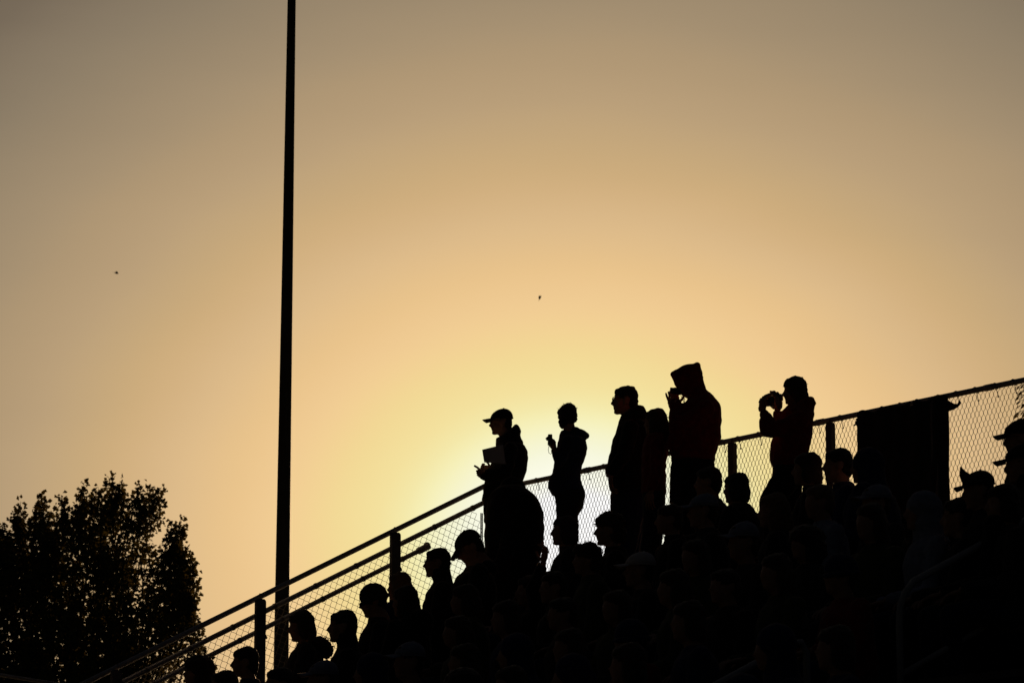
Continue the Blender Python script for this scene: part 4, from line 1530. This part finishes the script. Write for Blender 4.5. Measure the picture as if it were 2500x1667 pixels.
seated('long haired person half hidden beside the upper post of the sloping fence', 974, 1395, 1.29, hair='long', hairm='hair_blond', yaw=-25, group=G1, jacket='navy', k=0.93)
seated('long haired person in front of the one by the upper post', 988, 1428, 1.29, hair='long', yaw=-30, group=G1, jacket='black', k=0.97, collar='hood')
seated('short haired man in glasses in profile left of the downturned cap', 1067, 1336, 1.33, hair='short', yaw=2, specs=True, group=G1, jacket='black', vox=0.010, k=0.97, collar='stand')
seated('person in a cap with the visor turned down below the man with folder', 1147, 1296, 1.33, hat='cap', hatm='charcoal', yaw=10, hpitch=0.55, group=G1, jacket='black', vis=0.9, droop=0.035, vox=0.010, k=1.12, bulk=1.2, collar='hood')
f_, hcK, MK, BK, WK = seated('broad hunched person in a bulky coat below the man with folder', 1244, 1165, 1.42, row=2, hat='hood_up', hatm='black', yaw=2, lean=-0.05, bulk=1.15, group=G1, jacket='black', extra=0.02,
    trace=[(1184, 1232, 1272, .10), (1190, 1215, 1281, .16), (1199, 1203, 1294, .21), (1211, 1196, 1308, .25), (1228, 1190, 1318, .27), (1248, 1186, 1326, .28), (1280, 1184, 1329, .28), (1300, 1183, 1329, .27), (1330, 1183, 1325, .26), (1358, 1184, 1319, .25), (1385, 1186, 1316, .25), (1410, 1188, 1312, .24), (1430, 1190, 1308, .22)])
seated('young woman in profile with loose hair below the person with tousled hair', 1378, 1258, 1.29, hair='bob', hairm='hair_brown', yaw=0, group=G1, jacket='charcoal', vox=0.0095, k=0.98, hpitch=-0.03)
seated('curly haired person in profile below the man in glasses', 1487, 1252, 1.31, hair='curly', hairm='hair_brown', yaw=0, group=G1, jacket='black', vox=0.0095)
seated('wispy top of a head between the young woman and the curly hair', 1432, 1325, 1.31, hair='curly', hairm='hair_brown', yaw=10, group=G1, jacket='green', k=0.92)
seated('dark head in front of the back of the tall hooded person', 1728, 1136, 1.31, hair='short', yaw=-10, group=G1, jacket='black', extra=0.02)
seated('smooth haired person before the fence post right of the hooded person', 1796, 1153, 1.31, hair='bob', yaw=-30, group=G1, jacket='black', k=0.93)
seated('dark head tucked behind the person filming', 1969, 1103, 1.31, hair='bob', yaw=-10, group=G1, jacket='black')
seated('short haired man in profile left of the tarp', 2044, 1093, 1.32, hair='short', yaw=0, group=G1, jacket='navy', vox=0.0095, k=1.0)
seated('hooded person in navy in front of the left half of the tarp', 2112, 1096, 1.31, hat='hood_up', hatm='navy', yaw=-20, group=G1, jacket='navy', bulk=1.3)
f_, hcH, MH, BH, WH = seated('person in a cap with a pointed peak sticking up, right of the tarp', 2386, 1150, 1.31, hat='cap', hatm='charcoal', yaw=8, group=G1, jacket='black', hpitch=0.12, k=0.95, vis=0.75)
pk = MB()
P_ = lambda x, y, z: hcH + MH @ Vector((x, y, z))
pk.prism([P_(0.095, 0.02, 0.055), P_(0.105, 0.015, 0.105), P_(0.088, 0.0, 0.165), P_(0.055, -0.01, 0.130), P_(0.02, -0.02, 0.105), P_(0.04, 0.0, 0.07)], MH @ Vector((0.004, 0.02, 0)))
build('upturned_flap', fuse(pk, 0.008, 1), 'charcoal', f_)
seated('man in cap and glasses in profile, upper of two visors at the right edge', 2487, 1027, 1.34, hat='cap', hatm='black', yaw=0, hpitch=0.10, group=G1, jacket='charcoal', specs=True, vox=0.0095, k=1.0, extra=0.008, vis=0.95)
seated('person in cap seated lower, lower of two visors at the right edge', 2492, 1086, 1.32, hat='cap', hatm='black', yaw=3, hpitch=0.12, group=G1, jacket='black', collar='stand', k=1.02, extra=0.008, bulk=1.15)
seated('person in a white cap facing left, deep in the shadow', 1560, 1348, 1.33, hat='cap', hatm='white', hatlabel='white cap', yaw=5, group=G1, jacket='black', extra=0.01)
seated('person in a pale cap below the tall hooded person', 1715, 1206, 1.33, hat='cap', hatm='pale', hatlabel='pale cap', yaw=5, group=G1, jacket='charcoal', extra=0.01)
seated('long haired head lit at its edge below the person filming', 1887, 1203, 1.31, hair='long', hairm='hair_blond', yaw=-10, group=G1, jacket='charcoal')
seated('small head of hair showing between two standing pairs of legs', 1632, 1229, 1.28, hair='short', hairm='hair_brown', yaw=5, group=G1, jacket='black', k=0.92)
seated('person in a pale hooded top below the tarp', 2247, 1200, 1.31, hat='hood_up', hatm='pale', yaw=10, group=G1, jacket='pale')
# raised hand in front of the bulky coat
Yh = Y_for_t(1308, 1400, 4 * RUN + 0.26)
ra = {'side': 1, 'elbow': px_at(1300, 1440, Yh - 0.1), 'hand': px_at(1326, 1374, Yh - 0.25), 'dir': Vector((0.18, 0, 1)), 'norm': Vector((-0.7, -0.5, 0)), 'pose': (0.05, 0.7, 0.75, 0.8), 'thumb': 1}
seated('person raising a hand with one finger up below the bulky coat', 1292, 1402, 1.30, row=4, hair='short', yaw=10, group=G1, jacket='black', raise_arm=ra)
seated('dark head closing the foot of the bright gap beside the raised finger', 1350, 1394, 1.30, hair='short', yaw=15, group=G1, jacket='black', k=0.95)
seated('bare headed person tucked under the tarp corner left of the pointed peak', 2338, 1213, 1.30, hair='short', yaw=-10, group=G1, jacket='black')
seated('dark head right of the pointed peak under the lower visor', 2446, 1180, 1.30, hair='bob', yaw=5, group=G1, jacket='charcoal')
NSKY = len(FOUND)

# ---------------------------------------------------------------- the rest of the crowd, deep in shadow
SKYL = [(380, 1700), (470, 1655), (520, 1660), (640, 1655), (700, 1645), (770, 1580), (800, 1580), (870, 1545), (940, 1532), (1020, 1497), (1035, 1485), (1100, 1385), (1180, 1345), (1325, 1415),
        (1348, 1412), (1415, 1345), (1450, 1345), (1500, 1268), (1560, 1355), (1600, 1345), (1630, 1255), (1760, 1165), (1826, 1222), (1856, 1222), (1890, 1208), (2000, 1140), (2110, 1115), (2330, 1205), (2345, 1200), (2420, 1180), (2500, 1120), (2700, 1120)]
G2 = 'people lost in the dark of the crowd'
L2 = 'person seated deep in the shadowed crowd, hardly lighter than the dark around'
spots = []
rc = random.Random(21)
for r_ in range(1, NROW):
    s = 0.4 + rc.uniform(0, 0.4)
    while s < 17:
        hh = 1.31 * rc.uniform(0.93, 1.03)
        P = ST(s, r_ * RUN + 0.26, tread_z(r_) + hh)
        px, py, sc_ = project(P)
        ok = -40 < px < 2560 and py < 1725 and P.y > 17
        if ok:
            for dx in (-0.26, -0.1, 0, 0.1, 0.26):
                dy = 0.0 if abs(dx) < 0.2 else 0.20
                if py + dy * sc_ < interp(SKYL, px + dx * sc_) + 8:
                    ok = False
        if ok and (abs(s - sA) < 0.5 or abs(s - sB) < 0.42):
            ok = False
        if ok and s > sA and px > 2110:
            ok = py > 1610 - max(0, px - 2190) * 0.5
        if ok and sB < s < sA and 1640 < px < 2000:
            ok = py > 1590 + (1930 - px) * 0.5 * (1 if px < 1930 else 0)
        if ok:
            for q in FOUND[:NSKY]:
                if q[0] == r_ and abs(q[1] - s) < 0.47:
                    ok = False
        if ok:
            spots.append((r_, P, hh))
            s += 0.50 + rc.uniform(0, 0.14)
        else:
            s += 0.12
LOOKL = ['short haired person in black', 'person with neck length brown hair', 'person in pale cap', 'long haired person in olive',
         'person in navy knit hat', 'bushy haired person in charcoal', 'person with navy hood up', 'fair haired person in pale top']
MARKS = [(640, 'the lowest fence post'), (760, 'the tall pole'), (880, 'the fur collar'), (960, 'the knit hat'), (1100, 'the seated man in glasses'), (1200, 'the downturned cap'),
         (1335, 'the bulky coat'), (1430, 'the tousled hair'), (1560, 'the standing man in glasses'), (1640, 'the red jacket with long hair'), (1770, 'the tall hooded person'),
         (1850, 'the fence post'), (1985, 'the person filming'), (2100, 'the man left of the tarp'), (2340, 'the tarp'), (2430, 'the pointed peak'), (9999, 'the two visors')]


def crowd_label(look, px, py):
    mark = [w for x_, w in MARKS if px < x_][0]
    d = py - interp(SKYL, px)
    v = 'close' if d < 110 else ('midway' if py < 1560 else 'far')
    return '%s in shadow, %s below %s' % (look, v, mark)


looks = [dict(hair='short', jacket='black'), dict(hair='bob', jacket='navy', hairm='hair_brown'), dict(hat='cap', hatm='pale', jacket='charcoal'), dict(hair='long', jacket='green', hairm='hair_brown'),
         dict(hat='knit', hatm='navy', jacket='red'), dict(hair='bushy', jacket='charcoal'), dict(hat='hood_up', hatm='navy', jacket='navy'), dict(hair='short', jacket='pale', hairm='hair_blond')]
rc.shuffle(spots)
protos = []
people = []


def copy_tree(o, parent=None):
    c = o.copy()
    COL.objects.link(c)
    c.parent = parent
    for ch in o.children:
        copy_tree(ch, c)
    return c


for i, (r_, P, hh) in enumerate(spots):
    if i < len(looks):
        q = seated(crowd_label(LOOKL[i], *project(P)[:2]), 0, 0, at=(r_, P, hh), yaw=20, group=G2, vox=0.021, lean=0.06 + 0.03 * (i % 3), **looks[i])
        protos.append((q[0], hh))
        people.append((q[0], project(P)[0]))
    else:
        li = rc.choice((0, 0, 1, 1, 2, 3, 3, 4, 5, 6, 6, 7, 0, 5))
        src, h0 = protos[li]
        c = copy_tree(src)
        c['label'] = crowd_label(LOOKL[li], *project(P)[:2])
        people.append((c, project(P)[0]))
        k = hh / h0
        c.rotation_euler = (0, 0, R(rc.uniform(-22, 16)))
        c.scale = (1, 1, k)
        base = P - Vector((-math.cos(R(20)), -math.sin(R(20)), 0)) * 0.08
        c.location = (base.x, base.y, tread_z(r_))
# look-alikes that share a spot are told apart from left to right
same = {}
for o_, x_ in people:
    same.setdefault(o_['label'], []).append((x_, o_))
for lab, lst in same.items():
    if len(lst) > 1:
        lst.sort(key=lambda q: q[0])
        for n_, (x_, o_) in enumerate(lst):
            w_ = 'leftmost' if n_ == 0 else ('rightmost' if n_ == len(lst) - 1 else ('second', 'third', 'fourth', 'fifth')[n_ - 1])
            o_['label'] = w_ + ' ' + lab
